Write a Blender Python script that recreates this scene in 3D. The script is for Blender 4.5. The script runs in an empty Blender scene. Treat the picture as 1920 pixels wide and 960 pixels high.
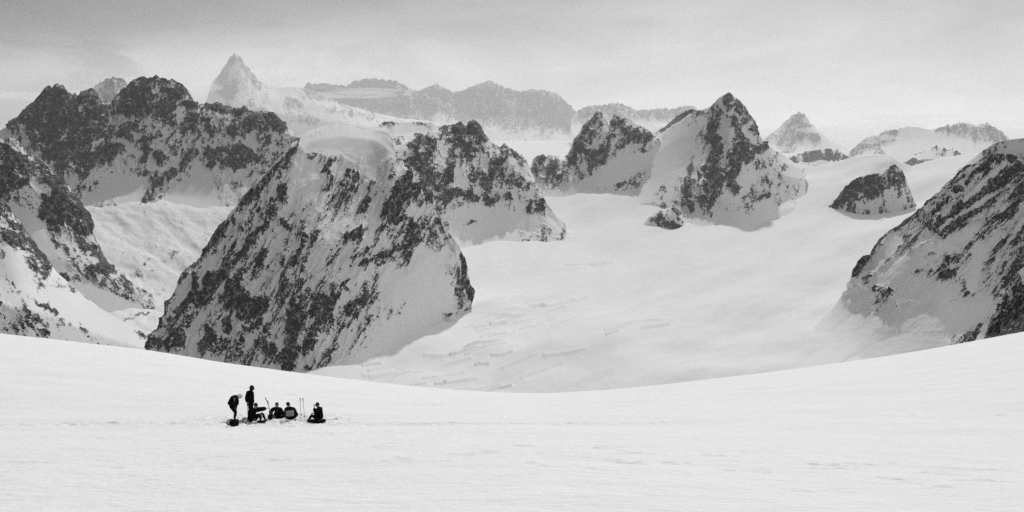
import bpy, bmesh, math, random
import numpy as np
from mathutils import Vector, Matrix
R = math.radians
random.seed(4)

# ------------------------------------------------------------------ camera
FOC = 2667.0                      # focal length in pixels of a 1920 wide picture
CAMZ = 1.7
PITCH = math.atan(250.0/FOC)
SC = bpy.context.scene
cam = bpy.data.cameras.new('camera'); cam.lens = 36*FOC/1920; cam.sensor_width = 36
cam.clip_start = 0.5; cam.clip_end = 200000
co = bpy.data.objects.new('camera', cam); SC.collection.objects.link(co)
co.location = (0, 0, CAMZ); co.rotation_euler = (R(90)-PITCH, 0, 0); SC.camera = co

# ------------------------------------------------------------------ light
SUN_EL, SUN_AZ = 27.0, 5.0        # degrees above horizon, degrees right of straight ahead
w = bpy.data.worlds.new('World'); SC.world = w; w.use_nodes = True
nt = w.node_tree; nt.nodes.clear(); N = nt.nodes; L = nt.links
out = N.new('ShaderNodeOutputWorld'); bg = N.new('ShaderNodeBackground')
sky = N.new('ShaderNodeTexSky'); sky.sky_type = 'NISHITA'; sky.sun_disc = False
sky.sun_elevation = R(SUN_EL); sky.sun_rotation = R(SUN_AZ); sky.altitude = 3500; sky.dust_density = 4.0
bw = N.new('ShaderNodeRGBToBW'); L.new(sky.outputs[0], bw.inputs[0])
# thin high cloud: streaks and wisps over the whole dome, in direction space
tc = N.new('ShaderNodeTexCoord')
def mth(op, a, b=None, c=None, clamp=False, tree=None):
    n = (tree or nt).nodes.new('ShaderNodeMath'); n.operation = op; n.use_clamp = clamp
    lk = (tree or nt).links
    for k, v in enumerate((a, b, c)):
        if v is None: continue
        if isinstance(v, (int, float)): n.inputs[k].default_value = v
        else: lk.new(v, n.inputs[k])
    return n.outputs[0]
def wnoise(scale, loc, s, det=6, rough=.55, dist=0.4):
    mp = N.new('ShaderNodeMapping'); mp.inputs['Scale'].default_value = s; mp.inputs['Location'].default_value = loc
    mp.inputs['Rotation'].default_value = (0, R(-9), 0)
    L.new(tc.outputs['Generated'], mp.inputs[0])
    n = N.new('ShaderNodeTexNoise'); n.inputs['Scale'].default_value = scale; n.inputs['Detail'].default_value = det
    n.inputs['Roughness'].default_value = rough; n.inputs['Distortion'].default_value = dist
    L.new(mp.outputs[0], n.inputs['Vector']); return n.outputs['Fac']
n1 = wnoise(4.0, (1.3, .2, .4), (1, 1, 3.5))
n2 = wnoise(7.0, (4.1, 2.2, .9), (1, 1, 3.2), 8, .6, .9)
sep = N.new('ShaderNodeSeparateXYZ'); L.new(tc.outputs['Generated'], sep.inputs[0])
side = mth('MULTIPLY_ADD', sep.outputs['X'], 2.2, 0.75, clamp=True)      # the cloud sheet is thicker (darker) to the left
cl = mth('ADD', mth('MULTIPLY', n1, .55), mth('MULTIPLY', n2, .45))
cl = mth('MULTIPLY_ADD', cl, 4.0, -1.5, clamp=True)
low = mth('MULTIPLY_ADD', sep.outputs['Z'], -9.0, 1.0, clamp=True)       # bright band of cloud near the horizon
SKY_LO, SKY_HI = .70, 1.25
den = mth('MULTIPLY_ADD', cl, .40, .67)
x2 = mth('MULTIPLY', sep.outputs['X'], sep.outputs['X'])
den = mth('MULTIPLY', den, mth('SUBTRACT', mth('MULTIPLY_ADD', side, .74, .28), mth('MINIMUM', mth('MULTIPLY', x2, .9), .10)))
den = mth('MULTIPLY', den, mth('SUBTRACT', 1.03, mth('MULTIPLY', mth('MULTIPLY_ADD', sep.outputs['Z'], 8, 0, clamp=True), .16)))
n3 = wnoise(8.0, (2.1, 5.2, .3), (1, 1, 3.4), 9, .6, 1.0)
bx = mth('DIVIDE', mth('SUBTRACT', sep.outputs['X'], -.20), .20); bz = mth('DIVIDE', mth('SUBTRACT', sep.outputs['Z'], .036), .024)
bank = mth('EXPONENT', mth('MULTIPLY', mth('ADD', mth('MULTIPLY', bx, bx), mth('MULTIPLY', bz, bz)), -1.0))
wisp = mth('MULTIPLY', bank, mth('MULTIPLY_ADD', n3, 5.0, -1.9, clamp=True))       # cloud bank round the far peak
den = mth('ADD', den, mth('MULTIPLY', wisp, .50))
den = mth('ADD', den, mth('MULTIPLY', low, .10))
up = mth('MULTIPLY_ADD', mth('MULTIPLY_ADD', sep.outputs['Z'], 3.2, -.42, clamp=True), 2.35, .58)   # thin cloud, brightened above the frame to add fill on shaded faces
fro = mth('MULTIPLY_ADD', sep.outputs['Y'], .25, .75, clamp=True)
lum = mth('MULTIPLY', den, mth('ADD', mth('MULTIPLY', bw.outputs[0], .30), mth('MULTIPLY', mth('MULTIPLY', up, fro), 2.8)))
L.new(lum, bg.inputs[0]); bg.inputs[1].default_value = .125
L.new(bg.outputs[0], out.inputs[0])
sl = bpy.data.lights.new('sun', 'SUN'); sl.energy = 3.0; sl.angle = R(1.2)
so = bpy.data.objects.new('sun', sl); SC.collection.objects.link(so)
sd = Vector((math.sin(R(SUN_AZ))*math.cos(R(SUN_EL)), math.cos(R(SUN_AZ))*math.cos(R(SUN_EL)), math.sin(R(SUN_EL))))
so.rotation_euler = sd.to_track_quat('Z', 'Y').to_euler(); so.location = (0, 0, 500)
SC.view_settings.view_transform = 'Standard'; SC.view_settings.look = 'None'
SC.view_settings.exposure = -0.08; SC.view_settings.gamma = 1
cy = SC.cycles; cy.use_denoising = False; cy.use_adaptive_sampling = False
cy.max_bounces = 5; cy.diffuse_bounces = 4; cy.volume_bounces = 1

# ------------------------------------------------------------------ helpers
def ray(px, py):
    """world direction (scaled to a depth of 1 m) through a pixel of the 1920x960 picture"""
    x = (np.asarray(px, float)-960)/FOC; u = (480-np.asarray(py, float))/FOC
    cp, sp = math.cos(PITCH), math.sin(PITCH)
    Y = cp+sp*u; Z = -sp+cp*u
    return x/Y, Z/Y
def pt(px, py, d):
    a, b = ray(px, py); return Vector((float(a)*d, d, CAMZ+float(b)*d))
_rng = np.random.default_rng(7)
_perm = np.concatenate([p := _rng.permutation(256), p, p]).astype(np.int32)
_g = np.stack([np.cos(np.arange(256)*2*np.pi/256), np.sin(np.arange(256)*2*np.pi/256)], 1).astype(np.float32)
def perlin(x, y):
    xi = np.floor(x).astype(np.int32); yi = np.floor(y).astype(np.int32)
    xf = (x-xi).astype(np.float32); yf = (y-yi).astype(np.float32); xi &= 255; yi &= 255
    u = xf*xf*xf*(xf*(xf*6-15)+10); v = yf*yf*yf*(yf*(yf*6-15)+10)
    def g(a, b, dx, dy):
        h = _g[_perm[_perm[a]+b]]; return h[..., 0]*dx+h[..., 1]*dy
    a = g(xi, yi, xf, yf); b = g(xi+1, yi, xf-1, yf); c = g(xi, yi+1, xf, yf-1); d = g(xi+1, yi+1, xf-1, yf-1)
    return ((a+u*(b-a))+v*((c+u*(d-c))-(a+u*(b-a))))*1.5
def fbm(x, y, o=5, gain=.5, ridged=False):
    s = 0; a = 1.; t = 0
    for k in range(o):
        n = perlin(x*2**k+17.3*k, y*2**k+9.1*k)
        if ridged: n = 1-2*np.abs(n)
        s = s+a*n; t += a; a *= gain
    return s/t
def sstep(a, b, x):
    t = np.clip((x-a)/(b-a), 0, 1); return t*t*(3-2*t)
def strokes_field(px, py, strokes, soft=1.6):
    """largest weight of any stroke (polyline of x, y, radius) at each point"""
    F = np.zeros_like(px, dtype=np.float32)
    for st in strokes:
        wgt = 1.0
        if isinstance(st[0], (int, float)): wgt = st[0]; st = st[1:]
        segs = list(zip(st[:-1], st[1:])) if len(st) > 1 else [(st[0], st[0])]
        for (x0, y0, r0), (x1, y1, r1) in segs:
            rm = max(r0, r1)*soft+2
            m = (px > min(x0, x1)-rm) & (px < max(x0, x1)+rm) & (py > min(y0, y1)-rm) & (py < max(y0, y1)+rm)
            if not m.any(): continue
            X = px[m]; Y = py[m]; dx, dy = x1-x0, y1-y0; l2 = dx*dx+dy*dy
            t = np.clip(((X-x0)*dx+(Y-y0)*dy)/l2, 0, 1) if l2 > 0 else np.zeros_like(X)
            dd = np.hypot(X-x0-t*dx, Y-y0-t*dy)/((r0+t*(r1-r0))*soft)
            F[m] = np.maximum(F[m], wgt*(1-sstep(.35, 1.0, dd)))
    return F
def label(o, name_label=None, cat=None, group=None, kind=None):
    if name_label: o['label'] = name_label
    if cat: o['category'] = cat
    if group: o['group'] = group
    if kind: o['kind'] = kind
def grid_mesh(name, P, mat, attrs=None):
    nj, ni = P.shape[:2]
    me = bpy.data.meshes.new(name); me.vertices.add(ni*nj)
    me.vertices.foreach_set('co', P.astype(np.float32).ravel())
    idx = np.arange(ni*nj).reshape(nj, ni)
    q = np.stack([idx[1:, :-1], idx[1:, 1:], idx[:-1, 1:], idx[:-1, :-1]], -1).reshape(-1, 4)
    n = len(q); me.loops.add(n*4); me.polygons.add(n)
    me.loops.foreach_set('vertex_index', q.astype(np.int32).ravel())
    me.polygons.foreach_set('loop_start', np.arange(0, n*4, 4, dtype=np.int32))
    me.polygons.foreach_set('use_smooth', np.ones(n, bool))
    for k, v in (attrs or {}).items():
        a = me.attributes.new(k, 'FLOAT', 'POINT'); a.data.foreach_set('value', v.astype(np.float32).ravel())
    me.update(calc_edges=True); me.validate()
    me.materials.append(mat); o = bpy.data.objects.new(name, me); SC.collection.objects.link(o); return o

# ------------------------------------------------------------------ materials
def terrain_mat(name, m, snow=.82, rock=.085, bump=.35, streak=0.0):
    """snow over rock; m = metres per picture pixel at the mountain's distance. The 'rock' vertex attribute says where rock is bare."""
    mt = bpy.data.materials.new(name); mt.use_nodes = True; t = mt.node_tree; t.nodes.clear(); K = t.nodes; LK = t.links
    o = K.new('ShaderNodeOutputMaterial'); b = K.new('ShaderNodeBsdfPrincipled'); LK.new(b.outputs[0], o.inputs[0])
    at = K.new('ShaderNodeAttribute'); at.attribute_name = 'rock'
    co_ = K.new('ShaderNodeTexCoord')
    def noise(sc, det, z=1.0):
        mp = K.new('ShaderNodeMapping'); mp.inputs['Scale'].default_value = (1/sc, 1/sc, z/sc); LK.new(co_.outputs['Object'], mp.inputs[0])
        n = K.new('ShaderNodeTexNoise'); n.inputs['Scale'].default_value = 1; n.inputs['Detail'].default_value = det; n.inputs['Roughness'].default_value = .62
        LK.new(mp.outputs[0], n.inputs['Vector']); return n.outputs['Fac']
    f = noise(3.2*m, 4, .6); g = noise(16*m, 5, .5); s = noise(40*m, 3)
    M = lambda *a, **k: mth(*a, tree=t, **k)
    r = M('ADD', at.outputs['Fac'], M('MULTIPLY', M('SUBTRACT', f, .5), 1.5))
    mr = K.new('ShaderNodeMapRange'); mr.interpolation_type = 'SMOOTHSTEP'; LK.new(r, mr.inputs['Value'])
    mr.inputs['From Min'].default_value = .38; mr.inputs['From Max'].default_value = .62
    g2 = noise(9*m, 5, .8)
    fac = M('MULTIPLY', mr.outputs[0], M('MULTIPLY_ADD', g2, 2.6, -.28, clamp=False))
    fac = M('MINIMUM', M('MAXIMUM', fac, M('MULTIPLY', mr.outputs[0], .55)), M('MULTIPLY', mr.outputs[0], 1.0))
    rc = M('MULTIPLY', M('MULTIPLY_ADD', g, 2.0, .0), rock)           # rock, mottled
    sc_ = M('MULTIPLY', M('MULTIPLY_ADD', s, .10, .95), snow)
    v = M('ADD', M('MULTIPLY', rc, fac), M('MULTIPLY', sc_, M('SUBTRACT', 1.0, fac)))
    cc = K.new('ShaderNodeCombineColor')
    for k in range(3): LK.new(v, cc.inputs[k])
    LK.new(cc.outputs[0], b.inputs['Base Color'])
    b.inputs['Roughness'].default_value = .95; b.inputs['Specular IOR Level'].default_value = .05
    if bump:
        bp = K.new('ShaderNodeBump'); bp.inputs['Distance'].default_value = 2.5*m; LK.new(f, bp.inputs['Height'])
        LK.new(M('MULTIPLY_ADD', fac, bump, .04), bp.inputs['Strength']); LK.new(bp.outputs[0], b.inputs['Normal'])
    return mt
def plain(name, c, rough=.8, spec=.2, var=.25, sc=30):
    mt = bpy.data.materials.new(name); mt.use_nodes = True; t = mt.node_tree; b = t.nodes['Principled BSDF']
    n = t.nodes.new('ShaderNodeTexNoise'); n.inputs['Scale'].default_value = sc; n.inputs['Detail'].default_value = 4
    v = mth('MULTIPLY', mth('MULTIPLY_ADD', n.outputs['Fac'], 2*var, 1-var, tree=t), c, tree=t)
    cc = t.nodes.new('ShaderNodeCombineColor')
    for k in range(3): t.links.new(v, cc.inputs[k])
    t.links.new(cc.outputs[0], b.inputs['Base Color'])
    b.inputs['Roughness'].default_value = rough; b.inputs['Specular IOR Level'].default_value = spec
    return mt

# ------------------------------------------------------------------ lofted terrain
def loft(name, rows, x0, x1, strokes=(), res=2.0, seed=0, base=0., amp=5., fold=0., ang=0., stretch=2.5, ns=14.,
         mask_amp=1.0, rough=0., snow=.82, rock=.085, bump=.35, back=None, crest_n=0., smooth=6, curve_smooth=None,
         steep=0., snowamp=.25, bias_rows=None, lab=None, extra=None, ribs=1., foot=.6, bk=.55, clear=(), spurs=(), warp=.3):
    """Surface through several contour lines, each traced as (picture x, picture y, distance in km) and put at its own
    real distance; rows run from the crest to the foot. Displaced along its normal by gully and crag noise; a back
    slope closes the mountain behind the crest."""
    dref = np.median([p[2] for r in rows for p in r])*1000; m = dref/FOC
    ni = int((x1-x0)/res)+1; xs = np.linspace(x0, x1, ni)
    C = []
    for k, r in enumerate(rows):
        a = np.array(r, float); y = np.interp(xs, a[:, 0], a[:, 1]); d = np.interp(xs, a[:, 0], a[:, 2])*1000
        sm = (curve_smooth[k] if curve_smooth else (3 if k == 0 else 22)) 
        if sm > 0:
            kk = np.hanning(int(sm/res)*2+3); kk /= kk.sum(); pad = len(kk)//2
            f = lambda z: np.convolve(np.pad(z, pad, 'edge'), kk, 'valid')
            y2 = f(y); d = f(d)
            y = y2 if k > 0 else y
        if k == 0 and crest_n:
            jg = sstep(.1, .45, np.interp(xs, xs, strokes_field(xs, y+6, strokes, 1.9)))*.8+.2       # bare rock crests are toothed, snow crests smooth
            y = y+crest_n*jg*(fbm(xs/11+seed, xs*0+seed*1.7, 3, .6)*.8-1.3*np.maximum(0, 1-np.abs(fbm(xs/(ns*1.05)+seed*3, xs*0+seed, 3, .55))*3.2)+.4)
        C.append((y, d))
    P = []; T = []
    for k in range(len(C)-1):
        (y0, d0), (y1, d1) = C[k], C[k+1]
        n = max(2, int(np.percentile(np.abs(y1-y0), 85)/res))
        for j in range(n):
            t = j/n; P.append(np.stack([xs, y0+(y1-y0)*t, d0+(d1-d0)*t], -1)); T.append(k+t)
    P.append(np.stack([xs, C[-1][0], C[-1][1]], -1)); T.append(len(C)-1.)
    A = np.array(P)                                   # (rows, columns, [px, py, d])
    # smooth the kinks between the rows
    for _ in range(int(smooth)):
        B = A.copy(); B[1:-1] = (A[:-2]+2*A[1:-1]+A[2:])/4; A = B
    px, py, d = A[..., 0], A[..., 1], A[..., 2]
    a, b = ray(px, py); W = np.stack([a*d, d, CAMZ+b*d], -1)
    du = np.gradient(W, axis=1); dv = np.gradient(W, axis=0); nrm = np.cross(dv, du)
    nrm /= np.linalg.norm(nrm, axis=-1, keepdims=True)+1e-9
    if nrm[..., 1].mean() > 0: nrm = -nrm
    wpx = 10*fbm(px/11+seed, py/11+3.3, 5, .68); wpy = 10*fbm(px/11+seed+50, py/11+7.7, 5, .68)
    bias = strokes_field(px+wpx, py+wpy, strokes, 1.6)
    clr = strokes_field(px+wpx, py+wpy, clear, 1.3)
    ca, sa = math.cos(R(ang)), math.sin(R(ang))       # ang: lean of the fall line, 0 = straight down the picture
    ux = px*ca+py*sa; vy = (-px*sa+py*ca)/stretch
    wx = fbm(ux/(ns*2.5)+seed*3.1, vy/(ns*2.5)+5, 3)*.8
    g1 = fbm(ux/(ns*2.2)+seed+wx, vy/(ns*2.2)+seed*2.3, 5, .55, True)          # gullies and ribs
    g2 = fbm(ux/ns+seed*1.3+wx, vy/ns+seed, 5, .62)                              # crags
    g3 = fbm(px/(ns*.42)+seed*2, py/(ns*.55)+seed, 4, .65)
    roughness = np.clip(base+rough+bias-clr, .03, 1)
    edge = sstep(0, 26, np.abs(np.arange(A.shape[0])*res))[:, None]*.9+.1
    D = m*(edge*(amp*roughness*(g1*.9+g2*.8+g3*.30)+fold*np.clip(1-.9*clr, 0, 1)*(g1*.7+fbm(ux/60+seed, vy/60, 3)))+snowamp*(fbm(px/25+seed, py/12, 4)))
    for h_, st in spurs: D = D+m*h_*strokes_field(px+wpx*warp, py+wpy*warp, [st], 1.6)*edge
    if extra is not None: D = D+d/FOC*extra(px, py)*edge
    W = W+nrm*D[..., None]
    g4 = fbm(px/3.6+seed, py/4.2+seed*2, 3, .6)
    s1 = fbm(ux/6.5+seed*5+wx, vy/6.5*1.1+seed, 5, .68); s2 = fbm(ux/24+seed*7, vy/24, 3, .6)
    mask = base+bias*bk+mask_amp*(g2*.5+s2*.85+s1*.65+g1*.35+g4*.3)-clr*.7
    gate = np.clip(.35+bias*.8+rough+base*1.5-clr, 0, 1)
    rb = fbm(ux/9.5+seed*11+wx*.7, vy/15+seed*3, 4, .62); rb2 = fbm(ux/5.+seed*13+wx, vy/8+seed*4, 3, .6)
    mask = mask+ribs*gate*(.34*np.clip(1-np.abs(rb)*7, 0, 1)+.22*np.clip(1-np.abs(rb2)*7, 0, 1)-.07)
    Tn = np.array(T)[:, None]; mask = mask-.9*sstep(len(C)-1-foot, len(C)-1-foot*.6, Tn)
    if steep:
        du = np.gradient(W, axis=1); dv = np.gradient(W, axis=0); n2 = np.cross(dv, du); n2 /= np.linalg.norm(n2, axis=-1, keepdims=True)+1e-9
        nz = np.abs(n2[..., 2]); mask = mask+steep*(.62-nz)*(.3+roughness)
    if back is not False:                             # the far side of the mountain
        bl, slope = back or (dref*.12, 1.0)
        rowsb = []
        for s_ in (1.0, .6, .3, .12, .03):
            Q = W[0].copy(); dirn = np.stack([W[0][:, 0]/W[0][:, 1], np.ones(ni)], -1)
            Q[:, :2] += dirn*bl*s_; Q[:, 2] -= bl*s_*slope+0*s_
            Q[:, 2] += bl*.05*fbm(xs/40+s_*9, xs*0+s_*5, 3)*(s_)
            rowsb.append(Q)
        W = np.concatenate([np.array(rowsb), W]); mask = np.concatenate([np.repeat(mask[:1], 5, 0), mask])
    sk = W[-1:].copy(); sk[..., 2] -= dref*.03; W = np.concatenate([W, sk]); mask = np.concatenate([mask, mask[-1:]])
    mt = terrain_mat(name+'_snow_and_rock', m, snow, rock, bump)
    o = grid_mesh(name, W, mt, {'rock': mask})
    label(o, lab, 'mountain', None, 'structure')
    return o
# ------------------------------------------------------------------ foreground snow field
def edge_t(px):   # height of the far brow of the snow field in the picture
    return np.interp(px, [-400, -200, 0, 140, 280, 420, 560, 700, 800, 900, 1000, 1100, 1200, 1340, 1480, 1620, 1760, 1920, 2100, 2300],
                     [575, 600, 626, 641, 658, 681, 700, 717, 728, 735, 738, 735, 727, 711, 694, 675, 653, 623, 588, 550])
RE = 420.0
EDGE_FIX = [np.array([-2000., 4000.]), np.array([0., 0.])]
def snow_z(px, r):
    """height of the snow field at picture column px (an azimuth) and forward distance r"""
    kk = np.hanning(61); 
    te = -ray(np.clip(px, -200, 2120), edge_t(px)+np.interp(px, *EDGE_FIX))[1]            # slope of the sight line to the brow
    ze = -(te*RE); near = -CAMZ-0.186*r
    # steep near the camera, gentler further out, rolling away beyond the brow
    q = np.clip(r/RE, 0, 3)
    z72 = 13.4
    za = -(.186*r)-CAMZ                                       # first 72 m
    zb = -(z72+CAMZ)+(ze+z72+CAMZ)*(r-72)/(RE-72)
    s = 1/(1+np.exp(-(r-72)/16.))
    z = za*(1-s)+zb*s
    z = z-np.where(r > RE*.55, ((r-RE*.55)/(RE*.45))**2*2.2, 0)
    z = z-np.where(r > RE, ((r-RE)/60.)**2*5, 0)
    return z+CAMZ
def build_snow():
    xs = np.concatenate([np.linspace(-2600, -420, 60)[:-1], np.linspace(-420, -20, 60)[:-1], np.linspace(-20, 1940, 1150), np.linspace(1940, 2340, 60)[1:], np.linspace(2340, 4500, 60)[1:]])
    # distance steps follow the shrinking footprint of the view
    r = [2.0]
    while r[-1] < RE*1.02: r.append(r[-1]+max(.05, .0016*r[-1]**1.15) if r[-1] > 12 else r[-1]+.4)
    while r[-1] < 900: r.append(r[-1]*1.02)
    r = np.array(r)
    PX, RR = np.meshgrid(xs, r)
    cx = np.linspace(-200, 2120, 59); rr_ = np.linspace(90, 470, 200); fix = cx*0
    for _ in range(6):
        EDGE_FIX[0], EDGE_FIX[1] = cx, fix
        A_, B_ = np.meshgrid(cx, rr_); zz = sum(wg*snow_z(A_+o_, B_) for o_, wg in ((-60, .15), (-30, .22), (0, .26), (30, .22), (60, .15)))
        ang = ((zz-CAMZ)/B_).max(0); u_ = np.tan(np.arctan(ang)+PITCH); got = 480-u_*FOC*1.0
        fix = fix+(edge_t(cx)-got)*.8
    EDGE_FIX[0], EDGE_FIX[1] = cx, fix
    Z = 0
    for o_, wg in ((-60, .15), (-30, .22), (0, .26), (30, .22), (60, .15)): Z = Z+wg*snow_z(PX+o_, RR)
    X = (PX-960)/FOC*RR/math.cos(PITCH)*1.0
    Y = RR
    near = np.clip(RR/60, .15, 1)
    wob = fbm(X/26+3, Y/26, 3)*.5*near*np.clip(1.6-RR/300, .3, 1)
    # wind-packed ripples running across the slope
    rp = fbm(X/4.0+Y*.04, Y/3.4, 4, .6)*.05+fbm(X/.8, Y/.7+7, 4, .65)*.022
    crust = np.clip(fbm(X/1.6+31, Y/1.6+11, 4, .65)-.2, 0, 1)*.24*np.clip(fbm(X/18+5, Y/14+2, 2)+.35, 0, 1)
    trail = np.exp(-((Y-(67.5+X*.12+1.2*fbm(X/9, X*0+2, 2)))/1.6)**2)*np.clip(fbm(X/.8, Y/.4, 3), -.3, .5)*.16*sstep(-40, -26, X)*(1-sstep(2, 16, X))
    gx, gy = -12.0, 71.0
    tramp = np.exp(-(((X-gx)/3.6)**2+((Y-gy)/4.5)**2))*np.clip(fbm(X/.5, Y/.5+3, 3, .6)-.05, -.4, .5)*.28
    Z = Z+wob+rp+crust+trail+tramp
    P = np.stack([X, Y, Z], -1)
    mt = bpy.data.materials.new('wind_packed_snow'); mt.use_nodes = True; t = mt.node_tree; b = t.nodes['Principled BSDF']
    c_ = t.nodes.new('ShaderNodeTexCoord')
    def nz(s, det, sc):
        mp = t.nodes.new('ShaderNodeMapping'); mp.inputs['Scale'].default_value = sc; t.links.new(c_.outputs['Object'], mp.inputs[0])
        n = t.nodes.new('ShaderNodeTexNoise'); n.inputs['Scale'].default_value = s; n.inputs['Detail'].default_value = det; n.inputs['Roughness'].default_value = .65
        t.links.new(mp.outputs[0], n.inputs['Vector']); return n.outputs['Fac']
    a1 = nz(.5, 6, (1, 1, 1)); a2 = nz(4.0, 6, (1, 1, 1))
    v = mth('MULTIPLY_ADD', a1, .10, .80, tree=t)
    cc = t.nodes.new('ShaderNodeCombineColor')
    for k in range(3): t.links.new(v, cc.inputs[k])
    t.links.new(cc.outputs[0], b.inputs['Base Color']); b.inputs['Roughness'].default_value = .9; b.inputs['Specular IOR Level'].default_value = .12
    bp = t.nodes.new('ShaderNodeBump'); bp.inputs['Distance'].default_value = .07; bp.inputs['Strength'].default_value = .6
    t.links.new(a2, bp.inputs['Height']); t.links.new(bp.outputs[0], b.inputs['Normal'])
    o = grid_mesh('snow_field', P, mt); label(o, None, None, None, 'structure')
    return o
snow_obj = build_snow()

# ------------------------------------------------------------------ glacier and valley floors
def glacier_extra(px, py):
    uu = px*.95-py*.31; vv = px*.31+py*.95          # folds sweep from lower left to upper right
    e = 27.0*fbm(uu/260, vv/95+3, 2)+7*fbm(uu/110+4, vv/40, 2)+2.0*fbm(uu/60+9, vv/13+3, 3)*(.35+np.clip(fbm(px/120, py/60+8, 2)*2, 0, 1))
    # crevasse fields: narrow steps running up to the right
    u = px*.33+py
    for cx, cy, rx, ry, a_ in ((980, 620, 150, 38, 1.), (900, 700, 220, 36, 1.1), (1080, 565, 60, 20, .8), (1160, 625, 70, 18, .6), (920, 608, 50, 22, 1.0), (700, 695, 60, 18, 1.2),
                               (1245, 300, 40, 24, 1.2), (1110, 490, 45, 12, .5), (1560, 345, 30, 14, .8), (1670, 402, 26, 10, .9)):
        wgt = np.exp(-(((px-cx)/rx)**2+((py-cy)/ry)**2))
        n = fbm(px/46+cx, u/7.5+cy, 3, .6)
        e = e+0*wgt*np.clip(1-np.abs(n)*9, 0, 1)*sstep(.42, .6, fbm(px/40, u/20+4, 3)+.5)
    return e
GLAC = [
 [(600,395,5.9),(850,390,6.0),(1000,345,7.0),(1130,330,7.3),(1300,318,7.6),(1440,300,8.0),(1475,305,7.8),(1500,310,7.7),(1530,311,7.6),(1565,304,7.6),(1600,294,7.5),(1640,289,7.5),(1670,293,7.5),(1690,304,7.6),(1710,311,7.8),(1735,303,8),(1760,297,8.1),(1800,292,8.2),(1850,286,8.2),(1960,270,8.2)],
 [(600,410,5.6),(850,400,5.7),(1000,368,6.5),(1130,348,6.8),(1250,340,7),(1440,330,7.1),(1520,335,6.9),(1600,325,6.9),(1700,335,6.9),(1800,325,7.1),(1960,310,7.1)],
 [(600,430,5.2),(850,425,5.3),(1000,388,6.0),(1130,374,6.3),(1250,385,6.1),(1440,385,6.1),(1600,380,6.1),(1750,375,6.2),(1960,360,6.3)],
 [(600,450,4.9),(850,450,4.95),(1000,445,5.05),(1250,440,5.1),(1500,430,5.2),(1960,430,5.2)],
 [(600,500,4.1),(1250,500,4.1),(1960,500,4.0)],
 [(600,560,3.35),(1250,560,3.35),(1500,560,3.3),(1960,560,3.2)],
 [(600,640,2.65),(1250,640,2.62),(1960,640,2.6)],
 [(600,700,2.3),(1250,700,2.25),(1960,700,2.2)],
 [(600,790,1.9),(1250,790,1.85),(1960,790,1.85)],
]
_r = random.Random(12); CREV = []
for cx, cy, rx, ry, n_ in ((960, 625, 170, 30, 16), (900, 700, 180, 24, 16), (1070, 565, 60, 12, 4), (1170, 628, 60, 10, 5), (925, 605, 50, 16, 6), (720, 692, 60, 14, 6), (1100, 490, 50, 8, 3), (1245, 300, 40, 18, 6), (1230, 335, 50, 10, 3), (1560, 350, 30, 8, 2), (1670, 402, 20, 6, 3)):
    for _k in range(n_):
        x_ = cx+_r.gauss(0, .55)*rx; y_ = cy+_r.gauss(0, .55)*ry-(x_-cx)*.20; ln = _r.uniform(18, 80)*(1 if cy > 450 else .45); sl = _r.uniform(.12, .34)
        p_ = [(x_+ln*(t-.5), y_-sl*ln*(t-.5)+_r.uniform(-1.2, 1.2), _r.uniform(1.2, 2.0)) for t in (0, .3, .62, 1.)]
        CREV.append((_r.uniform(.7, 1.7), p_))
loft('glacier_field', GLAC, 470, 2200, seed=2, amp=0, snowamp=.35, base=-1, bump=0, res=1.4, smooth=60, warp=.03, extra=glacier_extra, spurs=CREV,
     curve_smooth=[10]+[50]*8, strokes=[[(1240, 300, 3), (1255, 300, 3)]], lab='broad snow covered glacier basin sweeping between the peaks')
VALLEY = [
 [(-60,330,7.4),(200,335,7.4),(420,340,7.2),(600,340,7.2)],
 [(-60,372,6.3),(150,370,6.3),(300,368,6.3),(420,375,6.2),(600,375,6.2)],
 [(-60,395,5.92),(150,390,5.92),(300,386,5.95),(420,402,5.82),(600,402,5.8)],
 [(-60,440,5.55),(150,430,5.6),(300,425,5.65),(430,430,5.6),(600,430,5.6)],
 [(-60,500,4.95),(200,490,5.05),(300,480,5.15),(400,475,5.2),(600,475,5.2)],
 [(-60,560,4.4),(200,545,4.6),(300,530,4.8),(400,520,4.9),(600,520,4.9)],
 [(-60,620,3.6),(200,610,3.75),(300,600,3.9),(400,590,4.),(600,590,4.)],
 [(-60,660,3.1),(200,665,3.2),(300,670,3.2),(600,680,3.2)],
 [(-60,740,2.6),(600,760,2.6)],
]
loft('valley_terrain', VALLEY, -250, 560, seed=5, amp=5, fold=3.4, snowamp=2.6, base=-.03, mask_amp=.6, bump=.2, res=2.0, smooth=16, ang=-52, ns=17,
     strokes=[(.8, (590-360,415+100,3),(150+85,520,6)), (.8,(320,480,4),(332,478,5)), (.7,(272,498,4),(282,492,4)), (.6,(270,400,3)), (.6,(232,478,3)),
              (.8,(160,505,6),(185,515,8),(205,505,6),(222,508,4)), (.7,(222,610,2),(250,600,2.5),(278,589,2)), (.45,(222,648,2),(262,622,2)),
              (.5,(225,520,4),(262,515,5),(270,525,4)), (.5,(295,525,3),(310,545,3)), (.45,(285,510,4),(315,520,3))],
     spurs=[(3.2,[(125,385,14),(180,450,20),(262,492,16),(340,535,10)]),(2.5,[(225,405,8),(272,428,18),(360,500,12)]),(3,[(60,470,12),(150,545,20),(250,600,16)]),(2.5,[(300,388,20),(330,420,14),(400,470,20)])],
     lab='snowy valley floor with moraine ribs below the left massif')

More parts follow.
